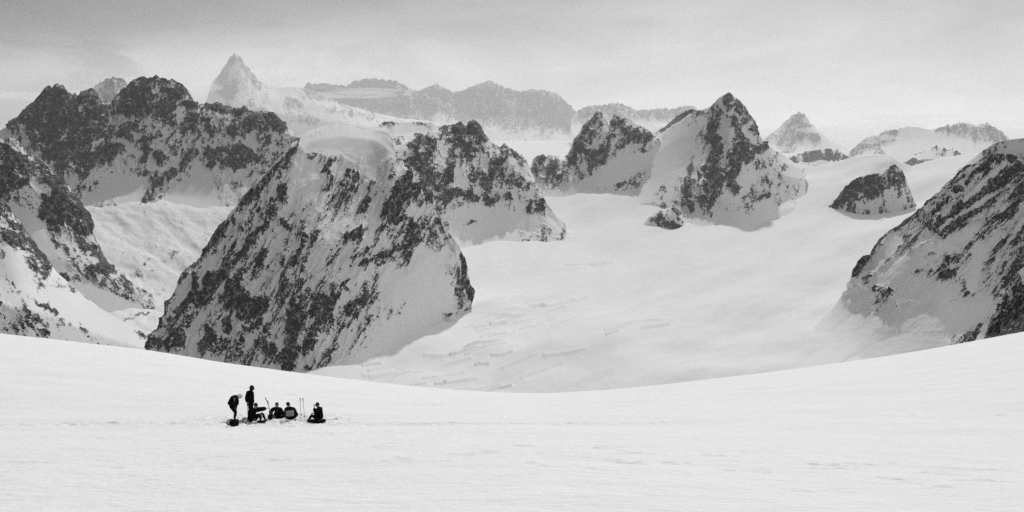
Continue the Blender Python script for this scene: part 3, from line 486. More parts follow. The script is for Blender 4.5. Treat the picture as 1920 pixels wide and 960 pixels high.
# ------------------------------------------------------------------ central mountain
loft('mountain', [[(270,690,2.72),(283,655,2.72),(285,640,2.74),(297,612,2.76),(310,590,2.78),(318,565,2.8),(330,542,2.82),(336,520,2.84),(350,503,2.86),(372,488,2.88),(386,470,2.9),(396,448,2.92),(410,425,2.94),(425,412,2.94),(430,400,2.95),(446,384,2.96),(452,372,2.97),(470,352,2.98),(483,335,2.98),(498,325,2.99),(510,312,3.0),(520,300,3.0),(538,283,3.03),(548,268,3.05),(557,257,3.12),(575,247,3.19),(600,238,3.27),(620,234,3.31),(635,233,3.33),(655,236,3.34),(680,243,3.33),(700,245,3.32),(715,244,3.3),(728,250,3.24),(738,262,3.17),(748,290,3.1),(757,320,3.05),(768,332,3.04),(780,342,3.03),(792,358,3.02),(803,378,3.01),(812,394,3.0),(825,408,3.0),(838,430,3.),(848,445,3.),(855,455,3.),(863,468,3.04),(872,485,3.07),(876,500,3.1),(878,520,3.14),(882,535,3.17),(881,550,3.2),(884,562,3.25),(889,590,3.1),(895,640,2.9),(910,760,2.7)],
     [(270,695,2.68),(330,580,2.74),(400,500,2.8),(470,410,2.86),(520,345,2.92),(560,280,3.05),(600,260,3.14),(640,256,3.2),(700,262,3.2),(735,285,3.09),(757,330,3.0),(800,400,2.97),(850,470,3.02),(880,560,3.22),(910,765,2.8)],
     [(270,697,2.66),(400,530,2.76),(520,375,2.87),(560,312,2.99),(600,298,3.05),(640,296,3.09),(700,298,3.1),(740,315,2.98),(757,350,2.96),(800,403,2.94),(850,490,2.98),(880,566,3.2),(910,768,2.8)],
     [(270,700,2.64),(330,620,2.68),(400,560,2.72),(470,470,2.76),(520,410,2.82),(560,370,2.88),(620,350,2.95),(680,345,2.98),(740,350,2.9),(790,410,2.9),(850,510,2.96),(880,570,3.18),(910,770,2.8)],
     [(270,710,2.6),(330,650,2.62),(400,610,2.64),(470,540,2.66),(540,480,2.68),(600,450,2.7),(660,450,2.72),(720,460,2.75),(780,490,2.81),(840,545,2.95),(878,574,3.16),(910,775,2.8)],
     [(270,720,2.58),(330,680,2.58),(400,670,2.54),(470,640,2.52),(540,600,2.52),(600,570,2.52),(660,560,2.54),(720,562,2.6),(780,565,2.74),(830,578,2.92),(870,580,3.12),(910,780,2.8)],
     [(270,740,2.5),(400,730,2.42),(500,705,2.38),(600,690,2.34),(660,685,2.37),(720,660,2.5),(780,628,2.69),(830,601,2.93),(870,586,3.08),(910,785,2.7)],
     [(270,790,2.3),(500,770,2.2),(640,732,2.22),(700,706,2.32),(760,670,2.5),(830,622,2.82),(870,601,3.02),(910,790,2.6)],
     [(270,840,2.1),(500,820,2.05),(700,775,2.1),(830,705,2.5),(870,680,2.7),(910,840,2.3)]], 270, 905,
     [[(.9),(557,262,3),(548,285,6),(530,312,8),(505,335,9),(480,362,10),(455,385,9),(438,410,9),(412,440,12),(402,460,11),(380,488,5),(350,507,6),(340,530,5),(325,562,6),(311,592,7),(297,620,9),(288,650,9)],
      [(372,522,3),(370,555,5),(350,577,9),(335,588,5)],[(390,530,8),(410,522,10),(430,516,6)],[(375,570,8),(390,558,9),(400,548,6)],[(474,498,4),(462,512,7),(448,532,8),(437,550,8),(436,568,8)],
      [(455,545,7),(440,575,7),(460,585,9),(480,570,12),(498,560,7)],[(450,590,8),(465,597,6)],[(505,566,6),(495,588,8),(480,608,12),(470,620,8)],[(392,618,5),(400,636,10),(415,650,14),(385,655,12)],[(320,648,9),(340,655,9),(325,605,5)],[(.8),(355,600,6),(365,615,6)],
      [(.9),(432,605,4),(425,620,5)],[(.9),(455,638,7),(450,672,6)],[(.9),(505,615,5),(495,650,10),(515,662,8),(535,680,8),(505,675,8)],[(548,592,3),(545,620,5),(540,655,7),(537,690,7)],[(556,640,5),(553,690,5)],
      [(.9),(557,578,8),(570,600,9),(566,630,9)],[(652,533,4),(640,552,7),(625,575,8),(610,600,8),(595,625,8),(582,650,8),(575,668,6)],[(.9),(605,565,6),(597,585,6),(590,600,5)],[(684,550,3),(682,562,6),(668,577,8),(655,590,6),(668,592,6)],
      [(.9),(612,625,6),(625,608,4)],[(.8),(640,622,4),(655,610,3)],[(.8),(575,690,5),(600,680,3)],[(.8),(575,445,4),(563,477,3),(552,500,2.5)],[(.7),(592,448,3),(580,470,2.5)],[(.8),(540,465,4),(530,495,3)],[(.85),(636,470,4),(616,495,3)],[(650,447,8),(670,446,6),(648,455,5)],
      [(.9),(682,478,4),(662,492,5),(655,508,3)],[(.95),(675,502,4),(700,490,4),(725,478,5)],[(.95),(735,470,5),(768,462,4)],[(.8),(705,500,3),(755,478,3)],[(.9),(608,360,6),(616,340,9),(612,315,4)],[(.8),(640,350,5)],
      [(.95),(655,330,7),(675,338,8),(662,360,5)],[(.95),(684,388,9),(675,400,6),(692,378,5)],[(.9),(528,358,6),(535,385,6)],[(.8),(512,400,7),(490,438,8),(472,458,7),(458,478,5)],[(.8),(525,412,6),(540,425,5)],[(.7),(488,345,8),(470,380,8)],[(.7),(500,478,6),(495,500,5)],
      [(1.3),(757,328,4),(755,345,10),(750,370,14),(737,395,13),(720,412,6)],[(1.25),(400,640,12),(412,652,12)],[(1.2),(450,560,14),(480,585,12)],[(1.2),(560,600,10),(552,650,12),(545,690,10)],[(.35),(480,400,35),(440,470,35)],[(.3),(560,500,25),(540,560,30)],[(.35),(640,360,25)],[(.5),(350,600,30),(320,640,20)],[(.45),(780,430,25),(745,440,20)],[(.9),(775,370,5),(782,385,5)],[(.9),(768,352,4),(790,372,3),(805,388,2)],[(.85),(740,415,6),(762,410,5)],[(.8),(730,420,4)],[(.6),(800,430,4),(795,410,4)],
      [(.9),(866,475,4),(874,500,4)],[(.95),(864,530,5),(860,552,7),(857,574,4)],[(878,530,3),(880,555,4)],[(.8),(834,590,4)],[(.5),(720,430,8)],[(.5),(565,420,8),(560,440,6)],[(.6),(705,520,6)],[(.55),(690,600,5)],[(.5),(740,590,3),(752,592,3)],
      [(.45),(740,310,4),(735,340,4)],[(.6),(815,415,4),(830,438,3)]],
     clear=[[(1.15),(585,268,20),(620,262,30),(670,266,34),(715,262,26),(735,270,14)],[(560,300,12),(590,320,12)],[(430,465,3),(450,445,3)],[(800,500,30),(820,560,28),(780,600,30),(720,640,35)],[(640,700,12),(690,670,18),(760,640,14)],[(740,540,30),(780,520,25)],[(690,700,22),(780,658,22),(860,618,16)],[(380,595,12),(355,625,9)],[(335,545,12)],[(690,290,14),(705,330,10)]],
     spurs=[(3,[(738,264,12),(690,282,18),(650,300,14)]),(5,[(455,446,7),(417,469,7)]),(6,[(757,322,6),(800,388,8),(845,447,8)]),(3,[(560,300,8),(520,400,16),(470,500,16),(420,600,16)]),(3.5,[(690,420,14),(650,520,20),(600,610,20)]),(4,[(820,470,14),(760,540,22),(700,620,22)])],
     seed=41, base=.0, bk=.70, rough=.18, amp=13, fold=6, ns=13, ang=28, stretch=3.8, ribs=1.7, crest_n=1.6, mask_amp=1.05, steep=.45, rock=.038, res=1.4, snowamp=.5,
     smooth=14, foot=2.0, lab='big central mountain with a rounded snow dome and a rock streaked face')

# ------------------------------------------------------------------ right mountain
loft('mountain', [[(1780,330,3.2),(1815,303,3.1),(1840,284,3.05),(1862,270,3.),(1885,263,3.),(1910,260,3.),(1990,252,3.)],
     [(1780,338,3.08),(1860,290,2.99),(1990,275,2.98)], [(1780,350,3.05),(1990,310,2.95)],[(1780,400,3.0),(1990,370,2.92)]], 1780, 2200, [(.3,(1890,275,8))],
     seed=50, amp=1, snowamp=1., bump=.05, smooth=15, lab='smooth grey snow dome behind the right rock ridge')
loft('mountain', [[(1400,760,2.200),(1450,700,2.400),(1500,640,2.62),(1530,610,2.78),(1560,580,2.86),(1585,545,2.86),(1594,522,2.82),(1600,505,2.720),(1608,488,2.726),(1618,479,2.734),(1632,478,2.744),(1640,462,2.750),(1652,446,2.760),(1668,432,2.773),(1685,424,2.787),(1697,412,2.797),(1712,404,2.805),(1722,392,2.809),(1732,388,2.813),(1742,376,2.817),(1752,364,2.821),(1762,358,2.825),(1775,342,2.830),(1788,335,2.835),(1800,320,2.840),(1815,309,2.840),(1828,308,2.840),(1840,300,2.840),(1850,292,2.840),(1858,281,2.840),(1864,287,2.840),(1885,290,2.840),(1897,290,2.840),(1908,296,2.840),(1920,312,2.840),(1990,330,2.800)],
     [(1400,762,2.17),(1500,650,2.55),(1560,598,2.8),(1600,550,2.76),(1650,490,2.68),(1700,445,2.72),(1760,400,2.76),(1820,350,2.79),(1880,330,2.81),(1990,360,2.79)],
     [(1400,765,2.15),(1500,670,2.44),(1560,630,2.62),(1600,590,2.68),(1660,530,2.6),(1720,480,2.62),(1780,440,2.69),(1850,400,2.75),(1920,390,2.77),(1990,400,2.76)],
     [(1400,770,2.12),(1500,690,2.32),(1560,660,2.44),(1600,625,2.56),(1670,580,2.5),(1740,530,2.56),(1800,500,2.62),(1870,480,2.69),(1990,470,2.69)],
     [(1400,775,2.1),(1500,710,2.2),(1560,690,2.28),(1600,660,2.42),(1680,630,2.42),(1760,600,2.42),(1850,570,2.57),(1990,550,2.61)],
     [(1400,780,2.04),(1600,710,2.26),(1760,670,2.3),(1990,640,2.25)],
     [(1400,830,1.9),(1600,790,2.05),(1800,760,2.05),(1990,740,2.05)]], 1400, 2200,
     [[(.3),(1735,412,18),(1800,365,30),(1870,325,32),(1910,310,30)],[(.3),(1760,435,20),(1830,410,30),(1900,370,35),(1910,430,35)],[(.25),(1880,480,30),(1900,520,25)],[(1620,484,6),(1612,500,7),(1600,516,3)],[(1637,482,4)],[(.9),(1634,475,2),(1640,465,2),(1653,448,2),(1670,433,2),(1690,422,3),(1702,412,3)],[(.9),(1712,406,4),(1730,392,3),(1750,370,3),(1765,357,3),(1785,338,3.5),(1812,313,5),(1835,305,3),(1858,288,5)],
      [(.85),(1735,420,3),(1752,405,5),(1775,390,6),(1790,378,6)],[(.9),(1805,362,8),(1795,375,7)],[(.7),(1740,388,3),(1790,350,3),(1830,320,3)],[(.9),(1850,322,7),(1845,335,5)],[(1895,300,8),(1912,310,6)],[(.8),(1880,318,5),(1865,332,5)],
      [(1885,340,6),(1870,355,7),(1858,365,5)],[(.9),(1865,338,6),(1840,358,6),(1825,372,5)],[(.85),(1820,382,6),(1800,398,6),(1775,420,5),(1750,436,3)],[(.9),(1860,382,6),(1835,395,5),(1812,408,5),(1795,425,7),(1775,438,4)],[(.7),(1870,368,4),(1878,366,3)],
      [(.85),(1828,425,7),(1845,422,5)],[(.7),(1870,420,4)],[(.8),(1900,392,5),(1890,405,4),(1905,415,6)],[(.85),(1738,488,4),(1755,484,6),(1770,492,4)],[(.8),(1778,476,4),(1788,470,3)],[(.9),(1768,520,8),(1785,520,4)],[(.6),(1740,515,3),(1745,510,2)],
      [(.9),(1648,536,3),(1655,550,5),(1670,553,4)],[(.8),(1662,520,2),(1670,515,2)],[(.9),(1692,553,5),(1708,556,5)],[(.9),(1808,558,4)],[(.85),(1905,458,8),(1880,468,6)],[(.8),(1862,500,8),(1845,498,4)],[(.9),(1895,525,8),(1915,515,8)],[(.6),(1920,440,8)],[(.5),(1843,508,3)],[(.5),(1540,595,2)],[(.6),(1915,360,6)]],
     clear=[[(1.15),(1520,660,50),(1600,650,48),(1680,650,42),(1750,640,30)],[(1842,302,4),(1794,357,4),(1765,386,3)],[(1886,309,4),(1848,340,5),(1807,382,5),(1769,409,4)],[(1859,371,5),(1823,394,6),(1786,417,6),(1765,432,4)],[(1835,425,6),(1800,450,10),(1733,478,8),(1650,520,8)],[(1925,405,5),(1885,465,6),(1850,520,6)],[(1700,540,26),(1780,560,24)],[(1680,450,16),(1640,500,12)],[(1620,560,25),(1560,600,25)],[(1500,640,50),(1560,600,60),(1640,630,45),(1740,600,40),(1840,580,25)],[(1700,500,20),(1640,540,8),(1790,470,8)],[(1840,470,15),(1820,540,15)],[(1865,310,5)]],
     spurs=[(8,[(1842,302,5),(1794,357,6),(1765,386,5),(1740,402,4)]),(9,[(1886,309,5),(1848,340,6),(1807,382,6),(1769,409,5),(1745,428,4)]),(9,[(1859,371,6),(1823,394,6),(1786,417,6),(1765,434,5)]),(6,[(1830,425,14),(1795,455,18),(1733,488,20),(1660,528,22),(1600,562,16)]),(8,[(1925,405,6),(1885,465,7),(1850,520,6)]),(8,[(1935,450,6),(1900,500,7),(1870,540,6)]),(7,[(1800,330,4),(1760,375,5),(1725,402,4)])],
     seed=51, base=.08, rough=.14, amp=13, fold=12, ns=10, ang=46, stretch=5, ribs=1.5, crest_n=1.0, mask_amp=1.05, steep=.35, rock=.03, res=1.5, snowamp=.7,
     lab='steep right hand mountain flank with diagonal rock bands and snow gullies')
loft('mountain', [[(1848,640,1.3),(1855,615,1.3),(1856,600,1.3),(1862,590,1.3),(1868,575,1.3),(1876,558,1.3),(1884,552,1.3),(1890,532,1.3),(1900,528,1.3),(1906,512,1.3),(1920,500,1.3),(1990,440,1.3)],
     [(1850,645,1.28),(1990,520,1.25)],[(1850,680,1.2),(1990,640,1.15)],[(1850,760,1.1),(1990,740,1.1)]], 1850, 2200,
     [[(1866,608,4),(1885,600,14),(1905,590,30),(1940,600,50)],[(1880,640,25),(1920,560,20),(1860,625,6)]], seed=52, base=.3, rough=.4, amp=7, ns=13, crest_n=4, rock=.02, steep=.2,
     lab='black rock buttress at the right edge just behind the snow field')

# ------------------------------------------------------------------ snow plain to the horizon
def plain_ground():
    s = 90000.; ny = 60; ys = np.linspace(1000, 170000, ny); xs = np.linspace(-s, s, ny)
    X, Y = np.meshgrid(xs, ys); P = np.stack([X, Y, np.full_like(X, -720.)], -1)
    o = grid_mesh('terrain', P, terrain_mat('distant_snow', 20., bump=0), {'rock': X*0-1}); label(o, None, None, None, 'structure')
plain_ground()

# ------------------------------------------------------------------ the resting party and its gear
from mathutils.bvhtree import BVHTree
_sn = snow_obj.data; _n = len(_sn.vertices); _c = np.empty(_n*3, np.float32); _sn.vertices.foreach_get('co', _c); _c = _c.reshape(-1, 3)
def _local_bvh(x0, x1, y0, y1):
    ok = (_c[:, 0] > x0) & (_c[:, 0] < x1) & (_c[:, 1] > y0) & (_c[:, 1] < y1)
    f = np.empty(len(_sn.polygons)*4, np.int32); _sn.polygons.foreach_get('vertices', f); f = f.reshape(-1, 4); f = f[ok[f].all(1)]
    ids, inv = np.unique(f, return_inverse=True); inv = inv.reshape(f.shape)
    return BVHTree.FromPolygons([Vector(v) for v in _c[ids].tolist()], inv.tolist())
BVH = _local_bvh(-22, -4, 50, 110)
def ground(px, py):
    """where the sight line through a picture point meets the snow"""
    o_ = Vector((0, 0, CAMZ)); d_ = (pt(px, py, 10)-o_).normalized()
    h = BVH.ray_cast(o_, d_); return h[0] if h[0] else pt(px, py, 72)
def gz(x, y):
    h = BVH.ray_cast(Vector((x, y, 50)), Vector((0, 0, -1))); return h[0].z if h[0] else 0.
PXM = FOC/72.0
def add_obj(name, me, mat, parent=None):
    if mat: me.materials.clear(); me.materials.append(mat)
    o = bpy.data.objects.new(name, me); SC.collection.objects.link(o)
    if parent: o.parent = parent
    return o
def empty(name, loc, lab, cat, group=None, rz=0):
    o = bpy.data.objects.new(name, None); SC.collection.objects.link(o); o.location = loc; o.rotation_euler = (0, 0, rz); label(o, lab, cat, group); return o
def skinned(name, verts, edges, rad, mat, parent, root=0, sub=1):
    """a continuous tapered surface grown round a branching skeleton"""
    me = bpy.data.meshes.new(name); me.from_pydata([tuple(v) for v in verts], edges, []); o = bpy.data.objects.new(name, me); SC.collection.objects.link(o)
    md = o.modifiers.new('skin', 'SKIN'); md.use_smooth_shade = True; md.branch_smoothing = .3
    for i, v in enumerate(me.skin_vertices[0].data):
        r = rad[i]; v.radius = r if isinstance(r, tuple) else (r, r); v.use_root = (i == root)
    o.modifiers.new('sub', 'SUBSURF').levels = sub
    dg = bpy.context.evaluated_depsgraph_get(); m2 = bpy.data.meshes.new_from_object(o.evaluated_get(dg)); m2.name = name
    bpy.data.objects.remove(o); r_ = add_obj(name, m2, mat, parent)
    m2.polygons.foreach_set('use_smooth', [True]*len(m2.polygons)); return r_
def chain(name, pts, rad, mat, parent, sub=1):
    return skinned(name, pts, [(i, i+1) for i in range(len(pts)-1)], rad, mat, parent, sub=sub)
def blob(name, c, s, mat, parent, rot=(0, 0, 0), seg=14, fn=None):
    bm = bmesh.new(); bmesh.ops.create_uvsphere(bm, u_segments=seg, v_segments=seg*2//3, radius=1)
    M = Matrix.Translation(c) @ (Matrix.Rotation(rot[2], 4, 'Z') @ Matrix.Rotation(rot[1], 4, 'Y') @ Matrix.Rotation(rot[0], 4, 'X')) @ Matrix.Diagonal((*s, 1))
    for v in bm.verts:
        if fn: v.co = fn(v.co)
        v.co = M @ v.co
    for f in bm.faces: f.smooth = True
    me = bpy.data.meshes.new(name); bm.to_mesh(me); bm.free(); return add_obj(name, me, mat, parent)
MSKIN = plain('weathered_skin', .22, .6); MHAIR = plain('dark_hair', .02); MGREY = plain('grey_hair', .12)
MJ = [plain('dark_jacket', .009, .9, .05), plain('black_jacket', .006, .9, .05), plain('charcoal_jacket', .012, .9, .05)]
MT = plain('dark_trousers', .008, .9, .05); MB = plain('boot_leather', .008, .6, .3); MPALE = plain('pale_cloth', .8, .9, .1); MPANEL = plain('pale_jacket_panel', .62, .9, .1)
MPK = plain('dark_canvas', .008, .9, .05); MMET = plain('grey_metal', .10, .5, .4); MGRIP = plain('black_rubber', .02, .7); MEYE = plain('dark_eye', .01, .3)

def V(*a): return Vector(a)
def person(loc, lab, J, jacket, hat=None, hair=MHAIR, face=(1, 0, -.2), jkt_pad=.028, hood=False):
    """J: joint positions in metres (x right, y away, z up) from the base point: pelvis chest neck head, and per side
    sh el wr (arm) and hip kn an toe (leg)"""
    e = empty('person', loc, lab, 'person', 'mountaineers resting on the snow'); J = {k: Vector(v) for k, v in J.items()}
    f = Vector(face).normalized(); H = J['head']; up = (H-J['neck']).normalized(); up = (up-f*up.dot(f)).normalized(); sd = f.cross(up).normalized()
    vs = []; ed = []; rd = []
    def add(p, r, par=None):
        vs.append(p); rd.append(r)
        if par is not None: ed.append((par, len(vs)-1))
        return len(vs)-1
    pel = add(J['pelvis'], (.12, .10)); wa = add(J['pelvis'].lerp(J['chest'], .5), (.10, .08), pel); ch = add(J['chest'], (.11, .085), wa)
    nb = add(J['chest'].lerp(J['neck'], .75), (.07, .06), ch); nk = add(J['neck'], .058, nb)
    hb = add(H-up*.05, (.072, .08), nk); ht = add(H+up*.045, (.078, .09), hb); add(H+up*.10, (.045, .05), ht)
    add(H-up*.075+f*.062, .028, hb); add(H+f*.098-up*.005, .013, hb)                     # chin, nose
    for q in (-1, 1): add(H+sd*.085*q, (.012, .022), hb)                                 # ears
    fingers = []
    for q, S in ((-1, 'l'), (1, 'r')):
        sh = add(J['sh'+S], .052, nb); md_ = add(J['sh'+S].lerp(J['el'+S], .5), .052, sh); el = add(J['el'+S], .044, md_)
        fm = add(J['el'+S].lerp(J['wr'+S], .4), .042, el); wr = add(J['wr'+S], .028, fm)
        d = (J['wr'+S]-J['el'+S]).normalized(); n = d.cross(f if abs(d.dot(f)) < .9 else Vector((0, 0, 1))).normalized(); b = d.cross(n).normalized()
        pm = add(J['wr'+S]+d*.055, (.036, .018), wr); pk = add(J['wr'+S]+d*.09, (.036, .015), pm)
        tips = []
        for k, ln in enumerate((.062, .075, .07, .052)):
            o0 = J['wr'+S]+d*.10+n*(k-1.5)*.019; a1 = add(o0, .0095, pk); a2 = add(o0+(d*.8+b*.35)*ln*.5, .009, a1); a3 = add(o0+(d*.55+b*.75)*ln, .0075, a2)
        t1 = add(J['wr'+S]+d*.04-n*.036+b*.006, .013, wr); add(J['wr'+S]+d*.075-n*.052+b*.02, .010, t1)
        hp = add(J['hip'+S], .092, pel); th = add(J['hip'+S].lerp(J['kn'+S], .5), .075, hp); kn = add(J['kn'+S], .056, th)
        cf = add(J['kn'+S].lerp(J['an'+S], .35), .056, kn); an = add(J['an'+S], .038, cf); he = add(J['an'+S].lerp(J['toe'+S], .5)+V(0, 0, -.01), .036, an); add(J['toe'+S], .030, he)
    skinned('body', vs, ed, rd, MSKIN, e)
    for q in (-1, 1): blob('eye', H+f*.083+sd*.031*q+up*.012, (.012,)*3, MEYE, e, seg=8)
    blob('mouth', H+f*.084-up*.048, (.02, .02, .006), plain('lips', .15), e, seg=8)
    # jacket: torso and sleeves to the wrist
    p = jkt_pad+.018; vs = []; ed = []; rd = []
    hem = add(J['pelvis']-(J['chest']-J['pelvis']).normalized()*.06, (.17+p, .14+p)); a = add(J['pelvis'].lerp(J['chest'], .35), (.155+p, .125+p), hem)
    b_ = add(J['chest'], (.165+p, .125+p), a); c = add(J['chest'].lerp(J['neck'], .72), (.115+p, .09+p), b_); add(J['neck']+(H-J['neck'])*.15, .066+p*.5, c)
    for S in 'lr':
        x = add(J['sh'+S], .07+p, c); y = add(J['sh'+S].lerp(J['el'+S], .5), .060+p, x); z = add(J['el'+S], .054+p, y); z2 = add(J['el'+S].lerp(J['wr'+S], .5), .050+p, z); add(J['wr'+S]-(J['wr'+S]-J['el'+S])*.04, .038+p*.6, z2)
    jk = skinned('jacket', vs, ed, rd, jacket, e, root=0)
    vs = []; ed = []; rd = []
    pc = add(J['pelvis'], (.165, .135)); add(J['pelvis'].lerp(J['chest'], .3), (.13, .10), pc)
    for S in 'lr':
        x = add(J['hip'+S], .11, pc); y = add(J['hip'+S].lerp(J['kn'+S], .5), .094, x); z = add(J['kn'+S], .074, y); z2 = add(J['kn'+S].lerp(J['an'+S], .4), .076, z); add(J['an'+S]+(J['kn'+S]-J['an'+S])*.12, .058, z2)
    skinned('trousers', vs, ed, rd, MT, e)
    for S in 'lr':
        A_, T_ = J['an'+S], J['toe'+S]; dd = (T_-A_)
        chain('boot', [A_+(J['kn'+S]-A_)*.22, A_, A_.lerp(T_, .45)+V(0, 0, -.01), T_+dd*.08], [.062, .060, .054, .040], MB, e)
    if hat is not None:
        blob('hood' if hood else 'hat', H+up*(.03 if not hood else -.02)-f*(.015 if not hood else .03), (.118, .118, .112) if not hood else (.125, .13, .15), hat, e, rot=(0, 0, 0), fn=lambda c_: c_ if c_.z > -.45 or hood else Vector((c_.x, c_.y, -.45)))
    else:
        blob('hair', H+up*.03-f*.022, (.098, .104, .098), hair, e)
    return e

G1 = ground(440, 790); G2 = ground(470, 787.5); G3 = ground(476, 792); G5 = ground(519, 785.5); G6 = ground(543, 789.5); G8 = ground(596, 791.5)
person(G1, 'person in dark clothes and a pale hat bending over a rucksack', dict(
    pelvis=(-.19, .0, .84), chest=(-.07, -.02, 1.16), neck=(.13, -.03, 1.26), head=(.29, -.03, 1.24),
    shl=(.07, .15, 1.2), ell=(.10, .17, .95), wrl=(.10, .12, .74), shr=(.05, -.2, 1.18), elr=(.04, -.2, .92), wrr=(.10, -.15, .72),
    hipl=(-.17, .1, .80), knl=(.05, .11, .46), anl=(-.03, .11, .1), toel=(.14, .12, .05), hipr=(-.17, -.1, .80), knr=(.06, -.09, .45), anr=(0, -.09, .1), toer=(.17, -.09, .05)),
    MJ[0], hat=MPALE, face=(.5, 0, -.85), jkt_pad=.04)
person(G2, 'person standing upright in a long dark hooded jacket, tallest figure', dict(
    pelvis=(-.02, 0, .92), chest=(-.03, 0, 1.25), neck=(.06, .0, 1.47), head=(.12, .0, 1.61),
    shl=(-.12, .14, 1.36), ell=(-.20, .12, 1.08), wrl=(-.16, .08, .84), shr=(.12, -.12, 1.35), elr=(.13, -.18, 1.06), wrr=(.16, -.10, .88),
    hipl=(-.06, .08, .88), knl=(-.05, .09, .48), anl=(-.07, .09, .1), toel=(.1, .12, .05), hipr=(.06, -.08, .88), knr=(.09, -.08, .48), anr=(.06, -.08, .1), toer=(.22, -.09, .05)),
    MJ[1], hat=plain('dark_hood', .016), face=(.8, .3, -.35), jkt_pad=.035, hood=True)
person(G3, 'person seated facing right with one arm stretched out, below the standing figure', dict(
    pelvis=(-.05, 0, .16), chest=(-.02, 0, .47), neck=(.07, 0, .69), head=(.12, 0, .84),
    shl=(.08, .15, .60), ell=(.36, .18, .62), wrl=(.60, .18, .66), shr=(-.02, -.18, .56), elr=(.14, -.24, .34), wrr=(.34, -.16, .44),
    hipl=(.02, .1, .14), knl=(.40, .14, .44), anl=(.52, .14, .1), toel=(.66, .14, .06), hipr=(.02, -.1, .16), knr=(.36, -.12, .42), anr=(.34, -.12, .1), toer=(.50, -.13, .06)),
    MJ[1], face=(.95, 0, -.25), jkt_pad=.045)
person(G5, 'person seated cross legged facing the camera with one elbow out', dict(
    pelvis=(.03, .05, .13), chest=(.02, .03, .40), neck=(.02, .0, .60), head=(.02, -.04, .74),
    shl=(.20, .0, .50), ell=(.30, -.06, .30), wrl=(.28, -.2, .22), shr=(-.17, .0, .50), elr=(-.32, -.05, .36), wrr=(-.20, -.22, .24),
    hipl=(.12, .02, .12), knl=(.44, -.2, .20), anl=(.10, -.38, .08), toel=(-.05, -.42, .07), hipr=(-.06, .02, .12), knr=(-.34, -.22, .18), anr=(-.02, -.34, .10), toer=(.16, -.40, .06)),
    MJ[2], hair=MGREY, face=(-.1, -.95, -.2), jkt_pad=.04)
p6 = person(G6, 'person seated with back to the camera, pale panel on the jacket', dict(
    pelvis=(.02, 0, .14), chest=(.02, .02, .45), neck=(-.03, .03, .68), head=(-.07, .06, .82),
    shl=(-.16, .03, .60), ell=(-.22, .10, .34), wrl=(-.18, .34, .28), shr=(.20, .03, .60), elr=(.29, .08, .34), wrr=(.24, .30, .24),
    hipl=(-.08, .04, .13), knl=(-.28, .36, .30), anl=(-.10, .60, .08), toel=(-.08, .74, .06), hipr=(.12, .04, .13), knr=(.34, .34, .30), anr=(.20, .60, .08), toer=(.18, .74, .06)),
    MJ[0], face=(-.2, .95, -.25), jkt_pad=.04)
person(G8+V(0, 0, .05), 'person seated apart facing left, drinking from a raised cup', dict(
    pelvis=(.10, 0, .16), chest=(.12, 0, .46), neck=(.04, 0, .68), head=(-.03, 0, .81),
    shl=(.06, -.17, .60), ell=(-.10, -.2, .50), wrl=(-.15, -.09, .68), shr=(.08, .17, .6), elr=(-.02, .22, .36), wrr=(-.22, .12, .36),
    hipl=(.04, -.1, .14), knl=(-.30, -.13, .30), anl=(-.42, -.12, .08), toel=(-.54, -.12, .05), hipr=(.04, .1, .14), knr=(-.34, .14, .26), anr=(-.40, .14, .08), toer=(-.52, .14, .05)),
    MJ[1], face=(-.97, 0, .05), jkt_pad=.045)
# pale block across the back of the sixth jacket, following its curve
def back_panel():
    bm = bmesh.new(); nx, nz = 9, 7; g = []
    bw_ = BVHTree.FromPolygons([v.co.copy() for v in bpy.data.objects[[c.name for c in p6.children if c.name.startswith('jacket')][0]].data.vertices],
                               [tuple(p.vertices) for p in [c for c in p6.children if c.name.startswith('jacket')][0].data.polygons])
    for j in range(nz):
        row = []
        for i in range(nx):
            x = -.17+.40*i/(nx-1); z = .26+.29*j/(nz-1)+.03*i/(nx-1)
            h = bw_.ray_cast(Vector((x, -2, z)), Vector((0, 1, 0))); y = (h[0].y if h[0] else .06)-.035
            row.append(bm.verts.new((x, min(y, .03), z)))
        g.append(row)
    for j in range(nz-1):
        for i in range(nx-1): bm.faces.new((g[j][i], g[j][i+1], g[j+1][i+1], g[j+1][i]))
    bmesh.ops.solidify(bm, geom=bm.faces[:], thickness=-.01)
    for f in bm.faces: f.smooth = True
    me = bpy.data.meshes.new('back_panel'); bm.to_mesh(me); o = add_obj('back_panel', me, MPANEL, p6); o['label'] = 'pale panel across the back of the jacket'
back_panel()
mug = empty('cup', G8+V(-.15, -.10, .85), 'small pale drinking cup raised by the person seated apart', 'cup')
def lathe(name, prof, mat, parent, seg=14):
    bm = bmesh.new(); rings = []
    for r, z in prof: rings.append([bm.verts.new((r*math.cos(2*math.pi*k/seg), r*math.sin(2*math.pi*k/seg), z)) for k in range(seg)])
    for a, b in zip(rings[:-1], rings[1:]):
        for k in range(seg): bm.faces.new((a[k], a[(k+1) % seg], b[(k+1) % seg], b[k]))
    bm.faces.new(rings[0][::-1]); bm.faces.new(rings[-1])
    for f in bm.faces: f.smooth = True
    me = bpy.data.meshes.new(name); bm.to_mesh(me); bm.free(); return add_obj(name, me, mat, parent)
lathe('cup_body', [(.035, -.045), (.042, -.04), (.044, .05), (.046, .055), (.038, .052), (.036, -.03)], MPALE, mug)
chain('handle', [(.0, -.043, .03), (0, -.075, .02), (0, -.075, -.02), (0, -.043, -.03)], [.007]*4, MPALE, mug)
mug.rotation_euler = (0, R(-35), 0)

